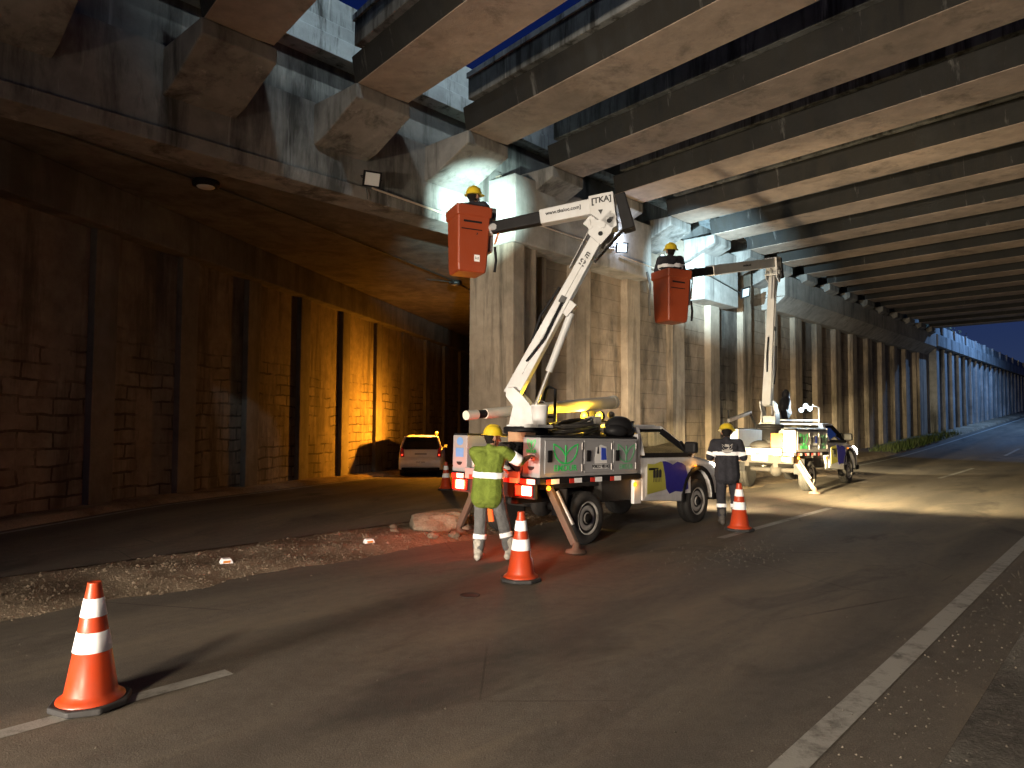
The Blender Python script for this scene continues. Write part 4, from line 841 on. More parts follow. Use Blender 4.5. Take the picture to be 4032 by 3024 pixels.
# ---------------------------------------------------------------- the hatchback in the side tunnel
CX_, CY_ = -3.36, 26.3
cz = height(*(ROADM.inverted() @ Vector((CX_, CY_, 0))).xy)
CARM = Matrix.Translation((CX_, CY_, cz + 0.006)) @ Matrix.Rotation(R(90 + 4), 4, 'Z')
C_ = thing("hatchback_car", "white hatchback in the side tunnel with a lit amber roof beacon", "car", CARM)
def car_body():
    arch = lambda c: [(c + 0.36 * math.cos(t), 0.30 + 0.36 * math.sin(t)) for t in [math.pi * 1.02 - i * math.pi * 1.04 / 12 for i in range(13)]]
    low = [(0.10, 0.24), (0.42, 0.24)] + arch(0.82) + arch(3.25) + [(3.7, 0.26), (3.86, 0.34), (3.88, 0.62), (3.72, 0.80), (2.95, 0.98), (0.16, 1.0), (0.10, 0.92), (0.05, 0.72), (-0.01, 0.66), (-0.02, 0.46)]
    n = len(low); mb = MB()
    def ring(y, dx): return [(x + (dx if x < 0.3 else 0) - (dx if x > 3.6 else 0), y - math.copysign(max(0, z - 0.62) * 0.10, y), z) for x, z in low]
    for y, dx in ((-0.82, 0.20), (-0.76, 0.07), (-0.45, 0.01), (0, 0), (0.45, 0.01), (0.76, 0.07), (0.82, 0.20)): mb.v += ring(y, dx)
    for i in range(6):
        for j in range(n): mb.f.append((i * n + j, i * n + (j + 1) % n, (i + 1) * n + (j + 1) % n, (i + 1) * n + j)); mb.sm.append(False)
    mb.f += [list(range(n))[::-1], list(range(6 * n, 7 * n))]; mb.sm += [False, False]
    return mb
M['carwhite'] = paint("white_car_paint", (0.80, 0.80, 0.79), 0.35, 0.25, (0.4, 0.36, 0.3))
car_body().build("body", "carwhite", C_, 0.02, 2)
MB().hexa([(0.14, -0.745, 1.0), (2.85, -0.74, 0.985), (2.85, 0.74, 0.985), (0.14, 0.745, 1.0)], [(0.50, -0.58, 1.43), (1.95, -0.58, 1.44), (1.95, 0.58, 1.44), (0.50, 0.58, 1.43)]).build("cabin_glass", "darkglass", C_, 0.03)
m_ = MB(); m_.hexa([(0.36, -0.62, 1.435), (1.95, -0.59, 1.445), (1.95, 0.59, 1.445), (0.36, 0.62, 1.435)], [(0.40, -0.57, 1.475), (1.85, -0.55, 1.485), (1.85, 0.55, 1.485), (0.40, 0.57, 1.475)])
for sg in (-1, 1): bar(m_, (0.20, sg * 0.735, 1.0), (0.50, sg * 0.60, 1.43), 0.05, 0.14)
m_.build("roof", "carwhite", C_, 0.015)
for sg in (-1, 1):
    tl = MB().prism([(sg * 0.60, 0.72), (sg * 0.745, 0.70), (sg * 0.755, 0.92), (sg * 0.705, 1.06), (sg * 0.635, 1.0)], 'x', 0.085, 0.30).build("tail_light", "redlens", C_, 0.01)
    MB().lathe([(0.03, 0), (0, 0.012)], 12).build("lamp_bulb", "dimlamp", tl).matrix_local = mpos(0.083, sg * 0.68, 0.79, 0, -90)
    for x in (0.82, 3.25): wheel(C_, x, sg * 0.70, 0.30, sg, slots=False)
MB().box(-0.06, -0.052, -0.22, 0.22, 0.48, 0.57).build("number_plate", "decalwhite", C_); text_mesh("lettering", "OHT 3052", 0.075, "ink", C_, mpos(-0.0615, 0, 0.525, 90, 0, -90))
MB().box(0.035, 0.06, -0.22, 0.22, 0.79, 0.86).build("plate_recess", "lockgrey", C_, 0.01)
MB().prism([(-0.035, 0.40), (-0.05, 0.50), (-0.04, 0.60), (0.0, 0.645), (0.2, 0.65), (0.2, 0.36), (0.02, 0.33)], 'y', -0.74, 0.74).build("rear_bumper", "carwhite", C_, 0.03)
MB().box(0.075, 0.10, -0.56, 0.56, 0.66, 0.672).box(0.145, 0.2, -0.60, 0.60, 0.985, 0.998).build("hatch_gap", "black", C_)
MB().box(0.0, 0.12, -0.70, 0.70, 0.245, 0.32).build("lower_bumper", "black", C_, 0.02); MB().box(0.5, 3.4, -0.66, 0.66, 0.18, 0.5).build("underbody", "chassis", C_)
MB().ball((0.9, 0.33, 1.16), (0.08, 0.14, 0.12)).ball((0.9, -0.33, 1.16), (0.08, 0.14, 0.12)).build("headrests", "canvas", C_)
bc = MB().lathe([(0.06, 0), (0.065, 0.03), (0.06, 0.05)], 16).build("beacon_base", "black", C_); bc.matrix_local = mpos(0.62, -0.56, 1.478)
MB().lathe([(0.055, 0.05), (0.058, 0.12), (0.04, 0.155), (0, 0.165)], 16).build("beacon_dome", "amberlamp", bc)
MB().tube([(1.7, 0.3, 1.48), (1.5, 0.3, 1.6), (1.2, 0.3, 1.66)], 0.006, 6).build("aerial", "black", C_)
for sg in (-1, 1): MB().box(2.45, 2.6, min(sg * 0.80, sg * 0.93), max(sg * 0.80, sg * 0.93), 0.96, 1.08).build("mirror", "white", C_, 0.02)

# ---------------------------------------------------------------- light of the lit vehicle lamps
def vl(kind, name, mw, p, watts, col, size, tgt=None, ang=130, blend=1.0):
    return lamp(kind, name, mw @ Vector(p), watts, col, size, (mw @ Vector(tgt)) if tgt else None, ang, blend)
RED = (1.0, 0.07, 0.015)
for sg in (-1, 1):
    vl('POINT', "tail_light", T1M, (-1.19, sg * 0.66, 0.70), 26, RED, 0.05)
    vl('POINT', "marker_light", T1M, (-0.86, sg * 0.93, 0.745), 5, AMBER, 0.03); vl('POINT', "marker_light", T1M, (1.17, sg * 0.93, 0.72), 1.2, AMBER, 0.03)
    vl('SPOT', "headlight_beam", T1M, (4.03, sg * 0.72, 0.90), 9000 if sg > 0 else 30000, (1.0, 0.78, 0.42), 0.05, (14, 0.9, 0.75) if sg > 0 else (16, -3.8, 0.55), 27, 0.8).scale = (3.6, 1, 1)
    vl('SPOT', "headlight_beam", T2M, (4.03, sg * 0.72, 0.90), 3500, (1.0, 0.84, 0.52), 0.05, (14, sg * 0.9, 0.75), 26, 0.45).scale = (2.6, 1, 1)
    vl('POINT', "marker_light", T2M, (-0.86, sg * 0.93, 0.745), 5, AMBER, 0.03)
for mw, wt in ((T1M, 1700), (T2M, 300)): vl('SPOT', "headlight_spill", mw, (4.06, 0, 0.92), wt, (1.0, 0.78, 0.48), 0.3, (14, 0, 3.0), 150, 0.6)
vl('POINT', "indicator_light", T1M, (2.98, -0.95, 0.955), 1.5, AMBER, 0.03)
for y in (0.04, 0.36): vl('POINT', "work_lamp_light", T1M, (1.385, y, 1.80), 38, (1.0, 0.60, 0.04), 0.06); vl('SPOT', "work_lamp_light", T1M, (1.385, y, 1.80), 420, (1.0, 0.60, 0.04), 0.06, (-1.3, 0.2, 1.72), 34, 0.8)
vl('POINT', "work_lamp_light", T2M, (1.28, -0.28, 2.05), 170, COOL, 0.08)
vl('SPOT', "beacon_light", CARM, (0.62, -0.62, 1.70), 3000, (1.0, 0.35, 0.02), 0.05).rotation_euler = (Vector((-5.9, 26.6, 1.4)) - CARM @ Vector((0.62, -0.62, 1.70))).to_track_quat('-Z', 'Y').to_euler()
vl('POINT', "beacon_light", CARM, (0.62, -0.62, 1.72), 420, (1.0, 0.35, 0.02), 0.05)

# ================================================================ people
M['skin'] = paint("brown_skin", (0.24, 0.125, 0.075), 0.5, 0.2, (0.18, 0.08, 0.05)); M['hair'] = cloth("black_hair", (0.012, 0.010, 0.009))
M['shirtgreen'] = cloth("lime_green_shirt", (0.135, 0.18, 0.03)); M['jeans'] = cloth("grey_work_trousers", (0.125, 0.125, 0.125)); M['dark'] = cloth("dark_navy_uniform", (0.030, 0.030, 0.036))
M['boot'] = paint("dusty_work_boot", (0.05, 0.045, 0.04), 0.8, 0.5, (0.2, 0.17, 0.14), bump=0.3); M['paleboot'] = cloth("pale_leggings", (0.42, 0.39, 0.34), 0.5)
M['helmet'] = paint("yellow_hard_hat", (0.62, 0.45, 0.02), 0.35, 0.2, (0.3, 0.22, 0.05)); M['eye'] = paint("eye_white", (0.7, 0.68, 0.64), 0.2, 0.0)
M['band'] = paint("silver_reflective_band", (0.93, 0.93, 0.93), 0.45, 0.05, (0.7, 0.7, 0.7)); M['glove'] = cloth("worn_glove", (0.10, 0.085, 0.07)); M['print'] = paint("faded_white_print", (0.40, 0.38, 0.34), 0.8, 0.3)

def remesh(o, vox, sm=3, wrinkle=0.0, wscale=0.12):
    m = o.modifiers.new("union", 'REMESH'); m.mode = 'VOXEL'; m.voxel_size = vox; m.use_smooth_shade = True
    if sm:
        m = o.modifiers.new("smooth", 'SMOOTH'); m.iterations = sm; m.factor = 0.5
    if wrinkle:
        tx = bpy.data.textures.get("folds") or bpy.data.textures.new("folds", 'CLOUDS'); tx.noise_scale = wscale; tx.noise_depth = 2
        m = o.modifiers.new("folds", 'DISPLACE'); m.texture = tx; m.texture_coords = 'LOCAL'; m.strength = wrinkle; m.mid_level = 0.5
    return o
def band(name, a, b, ra, target, parent, mat='band', w=0.05, rb=None, arc=(0, 360), off=0.006):
    # tape round a limb or the trunk: a ring about the axis a->b, pulled onto the cloth below it
    a = Vector(a); b = Vector(b); d = (b - a).normalized(); up = Vector((0, 0, 1)) if abs(d.z) < 0.9 else Vector((0, 1, 0))
    p = d.cross(up).normalized(); q = p.cross(d).normalized(); rb = ra if rb is None else rb
    mb = MB(); n = 40; K = 5
    for i in range(n + 1):
        t = R(arc[0] + (arc[1] - arc[0]) * i / n)
        for k in range(K): mb.v.append(tuple(a + p * math.cos(t) * ra + q * math.sin(t) * rb + d * w * (k / (K - 1) - 0.5)))
    for i in range(n):
        for k in range(K - 1): mb.f.append((i * K + k, (i + 1) * K + k, (i + 1) * K + k + 1, i * K + k + 1)); mb.sm.append(True)
    o = mb.build(name, mat, parent)
    m = o.modifiers.new("wrap", 'SHRINKWRAP'); m.target = target; m.wrap_method = 'NEAREST_SURFACEPOINT'; m.wrap_mode = 'OUTSIDE_SURFACE'; m.offset = off
    m = o.modifiers.new("thick", 'SOLIDIFY'); m.thickness = 0.004; m.offset = 1
    return o
def lerp(a, b, t): return Vector(a) * (1 - t) + Vector(b) * t
def hand(mb, wrist, dirn, palm_n, curl=0.5, thumb_side=1):
    w_ = Vector(wrist); d = Vector(dirn).normalized(); nn = Vector(palm_n); nn = (nn - d * nn.dot(d)).normalized(); s = d.cross(nn)
    for k in (-1.2, -0.4, 0.4, 1.2): mb.cap(w_ + d * 0.01 + s * 0.012 * k, w_ + d * 0.085 + s * 0.017 * k, 0.016, 0.0145, 8)
    for k, L in ((-1.5, 0.062), (-0.5, 0.078), (0.5, 0.082), (1.5, 0.072)):
        p0 = w_ + d * 0.088 + s * 0.0195 * k; a = 0.0; p = p0
        for j, f in enumerate((0.45, 0.32, 0.23)):
            a += curl * (0.55 if j == 0 else 0.7); q = p + (d * math.cos(a) + nn * math.sin(a)) * L * f; mb.cap(p, q, 0.0098 - j * 0.0008, 0.0092 - j * 0.0008, 8); p = q
    t0 = w_ + d * 0.028 + s * 0.03 * thumb_side; t1 = t0 + (d * 0.55 + s * 0.75 * thumb_side + nn * 0.35).normalized() * 0.042; t2 = t1 + (d * 0.85 + s * 0.25 * thumb_side + nn * 0.45).normalized() * 0.034
    mb.cap(t0, t1, 0.0135, 0.0115, 8).cap(t1, t2, 0.011, 0.0095, 8)
def person(label, mtx, J, top, legs, boots, sleeve='short', cuff=None, fold=0.014):
    P = thing("person", label, "person", mtx, "utility workers in yellow hard hats")
    g = lambda k: Vector(J[k])
    up = (g('neck') - g('pelvis')).normalized(); sh = (g('shR') - g('shL')).normalized(); fw = up.cross(sh).normalized()
    if fw.dot(Vector(J.get('face', (0, 1, 0)))) < -0.2: fw = -fw
    face = Vector(J.get('face', (0, 1, 0))).normalized(); hd = g('head'); hu = Vector(J.get('headup', (0, 0, 1))).normalized(); hs = face.cross(hu).normalized(); hu = hs.cross(face)
    b = MB()
    # trunk
    b.cap(g('pelvis') - sh * 0.06, g('pelvis') + sh * 0.06, 0.105).cap(g('pelvis'), lerp(g('pelvis'), g('neck'), 0.45), 0.115, 0.11).cap(lerp(g('pelvis'), g('neck'), 0.45) - sh * 0.05, lerp(g('pelvis'), g('neck'), 0.75) - sh * 0.07, 0.10, 0.105).cap(lerp(g('pelvis'), g('neck'), 0.45) + sh * 0.05, lerp(g('pelvis'), g('neck'), 0.75) + sh * 0.07, 0.10, 0.105)
    b.cap(g('shL') + sh * 0.02, g('shR') - sh * 0.02, 0.062).cap(g('neck') - up * 0.03, hd - hu * 0.04, 0.056, 0.052)
    # head with jaw, nose, brow, lips and ears
    c = hd
    b.cap(c - face * 0.018 + hu * 0.012, c + face * 0.022 + hu * 0.015, 0.084, 0.078, 14).cap(c - hu * 0.03 + face * 0.02, c - hu * 0.082 + face * 0.048, 0.062, 0.036, 12)
    b.cap(c + face * 0.092 + hu * 0.018, c + face * 0.112 - hu * 0.026, 0.010, 0.016, 8).cap(c + face * 0.084 + hu * 0.034 - hs * 0.034, c + face * 0.084 + hu * 0.034 + hs * 0.034, 0.014, 0.014, 8)
    b.cap(c + face * 0.088 - hu * 0.055 - hs * 0.018, c + face * 0.088 - hu * 0.055 + hs * 0.018, 0.010, 0.010, 8)
    for k in (-1, 1): b.cap(c + hs * 0.082 * k + hu * 0.018, c + hs * 0.084 * k - hu * 0.022 + face * 0.008, 0.017, 0.012, 8)
    # limbs
    for k in 'LR':
        b.cap(g('sh' + k), g('el' + k), 0.052, 0.042).cap(g('el' + k), lerp(g('el' + k), g('wr' + k), 0.35), 0.042, 0.043).cap(lerp(g('el' + k), g('wr' + k), 0.35), g('wr' + k), 0.042, 0.028)
        sgn = -1 if k == 'L' else 1
        hand(b, g('wr' + k), J.get('hd' + k, g('wr' + k) - g('el' + k)), J.get('pn' + k, (0, 0, -1)), J.get('curl', 0.6), J.get('th' + k, sgn))
        b.cap(g('hip' + k), g('kn' + k), 0.083, 0.058).cap(g('kn' + k), lerp(g('kn' + k), g('an' + k), 0.35), 0.056, 0.058).cap(lerp(g('kn' + k), g('an' + k), 0.35), g('an' + k), 0.057, 0.04)
        f = Vector(J.get('ft' + k, (0, 1, 0))).normalized(); b.cap(g('an' + k) + Vector((0, 0, -0.045)) - f * 0.03, g('an' + k) + Vector((0, 0, -0.055)) + f * 0.15, 0.035, 0.028)
    body = remesh(b.build("body", "skin", P), 0.0075, 2)
    for k in (-1, 1): MB().ball(tuple(c + face * 0.083 + hu * 0.012 + hs * 0.032 * k), 0.012, 8, 6).build("eye", "eye", P)
    h = MB().cap(c - face * 0.03 + hu * 0.01, c - face * 0.022 - hu * 0.03, 0.088, 0.07, 12); remesh(h.build("hair", "hair", P), 0.009, 2)
    # shirt
    s = MB(); W = J.get('fat', 1.0)
    mid = lerp(g('pelvis'), g('neck'), 0.45); ch = lerp(g('pelvis'), g('neck'), 0.74); hem = g('pelvis') - up * J.get('hem', 0.06)
    for k in (-1, 1):
        s.cap(hem + sh * 0.062 * k, mid + sh * 0.055 * k, 0.155 * W, 0.14 * W).cap(mid + sh * 0.055 * k, ch + sh * 0.085 * k, 0.13 * W, 0.128).cap(ch + sh * 0.085 * k + up * 0.05, g('neck') + sh * 0.04 * k - up * 0.035, 0.09, 0.06)
    s.cap(g('shL'), g('shR'), 0.078).cap(g('neck') - up * 0.05, g('neck') + up * 0.005, 0.07, 0.066)
    for k in 'LR':
        e = lerp(g('sh' + k), g('el' + k), 0.92); s.cap(g('sh' + k), e, 0.080, 0.068)
        if sleeve == 'long': s.cap(g('el' + k), lerp(g('el' + k), g('wr' + k), 0.9), 0.066, 0.05)
    shirt = remesh(s.build("shirt", top, P), 0.011, 4, fold)
    # trousers
    t = MB(); t.cap(g('hipL'), g('hipR'), 0.108).cap(g('pelvis') - sh * 0.05, g('pelvis') + sh * 0.05, 0.115)
    for k in 'LR':
        a = lerp(g('kn' + k), g('an' + k), 0.8); t.cap(g('hip' + k), g('kn' + k), 0.102, 0.082).cap(g('kn' + k), a, 0.080, 0.076)
    tr = remesh(t.build("trousers", legs, P), 0.011, 4, fold)
    for k in 'LR':
        f = Vector(J.get('ft' + k, (0, 1, 0))).normalized(); z = Vector((0, 0, 1))
        m_ = MB().cap(g('an' + k) + z * 0.14, g('an' + k) - z * 0.01, 0.066, 0.058).cap(g('an' + k) - z * 0.035 - f * 0.035, g('an' + k) - z * 0.045 + f * 0.15, 0.05, 0.042).cap(g('an' + k) - z * 0.07 - f * 0.05, g('an' + k) - z * 0.07 + f * 0.16, 0.02)
        remesh(m_.build("boot", boots, P), 0.009, 3, 0.006)
    # hard hat
    hm = Matrix.Translation(c + hu * 0.032) @ Matrix((hs, face, hu)).transposed().to_4x4()
    hl = MB().lathe([(0.128, 0.0), (0.134, 0.004), (0.126, 0.016), (0.120, 0.05), (0.104, 0.088), (0.072, 0.118), (0.035, 0.132), (0, 0.135)], 28)
    for x in (-0.03, 0, 0.03): hl.tube([(x, 0.118 * math.cos(t), 0.008 + 0.128 * math.sin(t)) for t in [R(8) + i * R(164) / 12 for i in range(13)]], 0.009, 6)
    hl.prism([(-0.10, 0.085), (0.10, 0.085), (0.085, 0.150), (0.04, 0.180), (-0.04, 0.180), (-0.085, 0.150)], 'z', -0.004, 0.006)
    hl.prism([(0.132 * math.cos(t) * 1.12, 0.132 * math.sin(t) * 1.15) for t in [math.pi + i * math.pi / 12 for i in range(13)]], 'z', -0.004, 0.004)
    o = hl.build("hard_hat", "helmet", P, 0.003); o.matrix_local = hm
    st = MB().tube([c + hs * 0.088 + hu * 0.03, c + hs * 0.072 - hu * 0.06 + face * 0.02, c - hu * 0.118 + face * 0.045, c - hs * 0.072 - hu * 0.06 + face * 0.02, c - hs * 0.088 + hu * 0.03], 0.005, 6).build("chin_strap", "black", P)
    return P, shirt, tr
def face_to(x, y, z, deg): return Matrix.Translation((x, y, z)) @ Matrix.Rotation(R(deg), 4, 'Z')

# the man in the lime shirt reaching into the first truck (local y: the way he faces)
J = dict(pelvis=(0, 0, 0.93), neck=(0.01, 0.05, 1.40), head=(0.03, 0.09, 1.535), face=(0.75, 0.66, -0.10), shL=(-0.19, 0.03, 1.355), shR=(0.20, 0.06, 1.36),
         elR=(0.37, 0.22, 1.23), wrR=(0.40, 0.47, 1.28), elL=(-0.20, 0.27, 1.16), wrL=(-0.02, 0.47, 1.12), hipL=(-0.09, 0, 0.88), hipR=(0.10, 0, 0.88),
         knL=(-0.10, 0.02, 0.48), anL=(-0.11, -0.03, 0.09), knR=(0.17, 0.10, 0.50), anR=(0.27, 0.08, 0.10), ftL=(-0.1, 1, 0), ftR=(0.5, 1, 0), hem=0.14, fat=0.96, thL=1, thR=-1)
W1, sh1, tr1 = person("worker in a lime green shirt standing at the nearer truck's tail, reaching into it", face_to(-0.30, 9.02, 0.0, -18), J, "shirtgreen", "jeans", "paleboot")
band("waist_band", (0, 0.02, 1.08), (0.01, 0.02, 1.30), 0.24, sh1, W1, rb=0.2, w=0.075, off=0.009)
band("sleeve_band", lerp(J['shR'], J['elR'], 0.70), J['elR'], 0.10, sh1, W1, w=0.13); band("sleeve_band", lerp(J['shL'], J['elL'], 0.7), J['elL'], 0.10, sh1, W1, w=0.07)
band("leg_band", lerp(J['knL'], J['anL'], 0.48), J['anL'], 0.11, tr1, W1, w=0.06); band("leg_band", lerp(J['knR'], J['anR'], 0.46), J['anR'], 0.11, tr1, W1, w=0.06)
# the man in the dark uniform looking down beside the first truck's nose
J = dict(pelvis=(0.0, 0, 0.94), neck=(0, 0.05, 1.43), head=(0.01, 0.105, 1.555), face=(0.1, 0.93, -0.36), headup=(0, 0.36, 0.93), shL=(-0.20, 0.04, 1.375), shR=(0.20, 0.04, 1.375),
         elL=(-0.285, 0.03, 1.12), wrL=(-0.10, 0.26, 1.10), elR=(0.285, 0.03, 1.12), wrR=(0.08, 0.27, 1.13), hipL=(-0.09, 0, 0.89), hipR=(0.09, 0, 0.89),
         knL=(-0.10, 0.03, 0.48), anL=(-0.09, -0.02, 0.09), knR=(0.13, 0.06, 0.49), anR=(0.15, 0.02, 0.09), ftL=(-0.15, 1, 0), ftR=(0.2, 1, 0), hem=0.12, fat=1.0, thL=1, thR=-1, curl=0.9)
W2, sh2, tr2 = person("worker in a dark uniform with a pale leaf print on his back beside a cone", face_to(3.67, 12.15, 0.0, -12), J, "dark", "dark", "boot")
band("chest_band", (0, 0.03, 1.20), (0, 0.035, 1.30), 0.25, sh2, W2, rb=0.2, w=0.055, off=0.009)
for k in 'LR': band("sleeve_band", lerp(J['sh' + k], J['el' + k], 0.72), J['el' + k], 0.10, sh2, W2, w=0.055); band("leg_band", lerp(J['kn' + k], J['an' + k], 0.42), J['an' + k], 0.11, tr2, W2, w=0.06)
e = leaf_emblem("leaf_print", "print", W2, mpos(0, -0.16, 1.285, 90), 0.125)
x = MB().box(-0.105, 0.105, -0.165, -0.163, 1.245, 1.275).build("name_print", "print", W2)
for o in (e, x):
    m = o.modifiers.new("dense", 'SUBSURF'); m.subdivision_type = 'SIMPLE'; m.levels = 2; m.render_levels = 2
    m = o.modifiers.new("wrap", 'SHRINKWRAP'); m.target = sh2; m.wrap_method = 'NEAREST_SURFACEPOINT'; m.offset = 0.004
# two men up in the work buckets, knees bent
def crouch(dz, lean=0.0):
    return dict(pelvis=(0, -0.06, 0.62 + dz), neck=(0.0, 0.02 + lean, 1.09 + dz), head=(0.01, 0.05 + lean, 1.22 + dz), shL=(-0.185, 0.0 + lean * .8, 1.045 + dz), shR=(0.185, 0.0 + lean * .8, 1.045 + dz),
                hipL=(-0.08, -0.08, 0.58 + dz), hipR=(0.08, -0.08, 0.58 + dz), knL=(-0.12, 0.12, 0.36 + dz * .4), knR=(0.12, 0.12, 0.36 + dz * .4), anL=(-0.09, -0.04, 0.10), anR=(0.09, -0.04, 0.10), hem=0.06, ftL=(0, 1, 0), ftR=(0, 1, 0))
floor1 = T1.matrix_world @ BK1.matrix_local.translation + Vector((0, 0, 0.06))
J = crouch(-0.05, 0.02); J.update(face=(0.5, 0.85, 0.05), elL=(-0.23, 0.16, 0.86), wrL=(-0.06, 0.36, 0.98), elR=(0.27, 0.14, 0.85), wrR=(0.17, 0.36, 0.99), thL=1, thR=-1)
W3, sh3, tr3 = person("worker lit from beyond in the nearer orange bucket, facing the stained concrete", face_to(floor1.x + 0.06, floor1.y + 0.02, floor1.z, -15), J, "dark", "dark", "boot")
band("chest_band", (0, 0.0, 0.86), (0, 0, 0.95), 0.25, sh3, W3, rb=0.2, w=0.05)
floor2 = T2.matrix_world @ BK2.matrix_local.translation + Vector((0, 0, 0.06))
J = crouch(0.14, 0.02); J.update(face=(-0.3, 0.9, 0.1), elL=(-0.25, 0.14, 0.98), wrL=(-0.16, 0.38, 1.08), elR=(0.25, 0.14, 0.98), wrR=(0.10, 0.36, 1.08), thL=1, thR=-1)
W4, sh4, tr4 = person("worker with a bright reflective belt standing in the farther orange bucket", face_to(floor2.x, floor2.y, floor2.z, -5), J, "dark", "dark", "boot")
band("waist_band", (0, -0.03, 1.04), (0, -0.02, 1.12), 0.25, sh4, W4, rb=0.2, w=0.06, off=0.009)

# the lamps the two men carry, and the beams they throw
for P_, o_, tgt, wt, an in ((W3, Vector((0.17, 0.21, 1.09)), road(10.9, 11.0, 6.35), 9500, 34), (W4, Vector((-0.13, 0.20, 1.30)), road(21.0, 10.3, 6.7), 30000, 32)):
    h_ = MB().ball(tuple(o_), (0.035, 0.03, 0.03)).build("hand_torch", "coollamp", P_)
    lp_ = P_.matrix_world @ (o_ + Vector((0.02 if P_ is W3 else 0.0, 0.06, 0.02)))
    lamp('SPOT', "torch_light", lp_, wt, (0.62, 0.94, 0.96) if P_ is W3 else (0.50, 0.80, 1.0), 0.04, tgt, an, 1.0)

# ================================================================ cones, floodlights, cables, small things
M['cone'] = paint("orange_cone_rubber", (0.46, 0.047, 0.010), 0.36, 0.55, (0.24, 0.05, 0.025), sc=7.0); M['conebase'] = paint("black_cone_base", (0.02, 0.02, 0.021), 0.7, 0.4, (0.07, 0.06, 0.05), bump=0.3)
M['sheet'] = paint("white_reflective_collar", (0.94, 0.95, 0.96), 0.45, 0.10, (0.62, 0.62, 0.64), sc=12.0)
def cone():
    c = thing("traffic_cone", "x", "cone", None, "orange traffic cones with two white collars")
    MB().prism([(0.21 * math.cos(t) * k, 0.21 * math.sin(t) * k) for t, k in [(R(22.5 + 45 * i), 1.12) for i in range(8)]], 'z', 0.0, 0.04).build("cone_base", "conebase", c, 0.012)
    rr = lambda z: 0.148 + (0.038 - 0.148) * (z - 0.09) / 0.66
    MB().lathe([(0.192, 0.041), (0.19, 0.052), (0.170, 0.062), (0.155, 0.078), (0.148, 0.09), (rr(0.375), 0.375), (rr(0.375) - .002, 0.376), (rr(0.5), 0.5), (rr(0.65), 0.65), (0.040, 0.74), (0.041, 0.748), (0.036, 0.752), (0.030, 0.75), (0.028, 0.70), (0, 0.70)], 40).build("cone_body", "cone", c)
    for a, b in ((0.335, 0.455), (0.545, 0.655)): MB().lathe([(rr(a) + .0005, a), (rr(a) + 0.0035, a + 0.002), (rr(b) + 0.0035, b - 0.002), (rr(b) + .0005, b)], 40).build("reflective_collar", "sheet", c)
    return c
C1 = cone(); spots = [(1.60, 4.95, 20, "big orange cone nearest the camera, standing on the dashed white line"), (5.96, 5.22, 5, "orange cone in front of the lime-shirted worker and the nearer truck's tail"), (11.0, 4.97, -3, "orange cone at the feet of the worker in the dark uniform")]
for i, (s, l, rz, lab) in enumerate(spots):
    c = C1 if i == 0 else copy_tree(C1); c.matrix_world = Matrix.Translation(road(s, l, height(s, l) + 0.006)) @ Matrix.Rotation(R(rz), 4, 'Z'); c["label"] = lab
c = copy_tree(C1); p = Vector((-1.80, 19.6, 0)); q = ROADM.inverted() @ p; c.matrix_world = Matrix.Translation((p.x, p.y, height(q.x, q.y) + 0.01)); c["label"] = "small distant orange cone between the white hatchback and the nearer truck"
# floodlights
M['floodglass'] = paint("unlit_floodlight_glass", (0.62, 0.62, 0.58), 0.25, 0.2, (0.4, 0.4, 0.38))
def floodlight(label, s, l, z, yaw, tilt, size, lens):
    f = thing("floodlight", label, "floodlight", ROADM @ Matrix.Translation((s, l, z)) @ Matrix.Rotation(R(-90 + yaw), 4, 'Z') @ Matrix.Rotation(R(tilt), 4, 'Y'), "led floodlights along the conduit")   # local x: the way it shines
    a = size / 2
    MB().box(0.02, 0.06, -a, a, -a * 0.85, a * 0.85).build("housing", "black", f, 0.006)
    fr = MB()
    for y0, y1, z0, z1 in ((-a, a, a * 0.68, a * 0.85), (-a, a, -a * 0.85, -a * 0.68), (-a, -a * 0.80, -a * 0.68, a * 0.68), (a * 0.80, a, -a * 0.68, a * 0.68)): fr.box(0.06, 0.068, y0, y1, z0, z1)
    fr.build("rim", "black", f)
    MB().box(0.0605, 0.064, -a * 0.795, a * 0.795, -a * 0.675, a * 0.675).build("lens", lens, f)
    MB().tube([(0.04, -a - 0.015, 0), (-0.10, -a - 0.015, 0.02), (-0.10, a + 0.015, 0.02), (0.04, a + 0.015, 0)], 0.010, 6).build("bracket", "black", f)
    fn = MB()
    for i in range(7): fn.box(-0.012, 0.0195, -a * 0.8 + i * a * 0.26, -a * 0.77 + i * a * 0.26, -a * 0.7, a * 0.7)
    fn.build("fins", "black", f)
    return f
FL1 = floodlight("unlit square floodlight on the stained edge beam left of the nearer bucket", 7.95, 10.72, 6.24, -22, 24, 0.34, "floodglass")
FL2 = floodlight("lit floodlight on the pier cap behind the nearer truck's elbow", 15.3, 10.02, 6.17, -38, 15, 0.31, "coollamp")
lamp('POINT', "floodlight_light", road(15.45, 10.02, 6.45), 40, (0.62, 0.74, 1.0), 0.05)
FL3 = floodlight("tilted white floodlight at the corner of the second pier cap", 22.5, 9.92, 5.98, -12, 20, 0.40, "floodglass"); FL3.rotation_euler.rotate_axis('X', R(18))
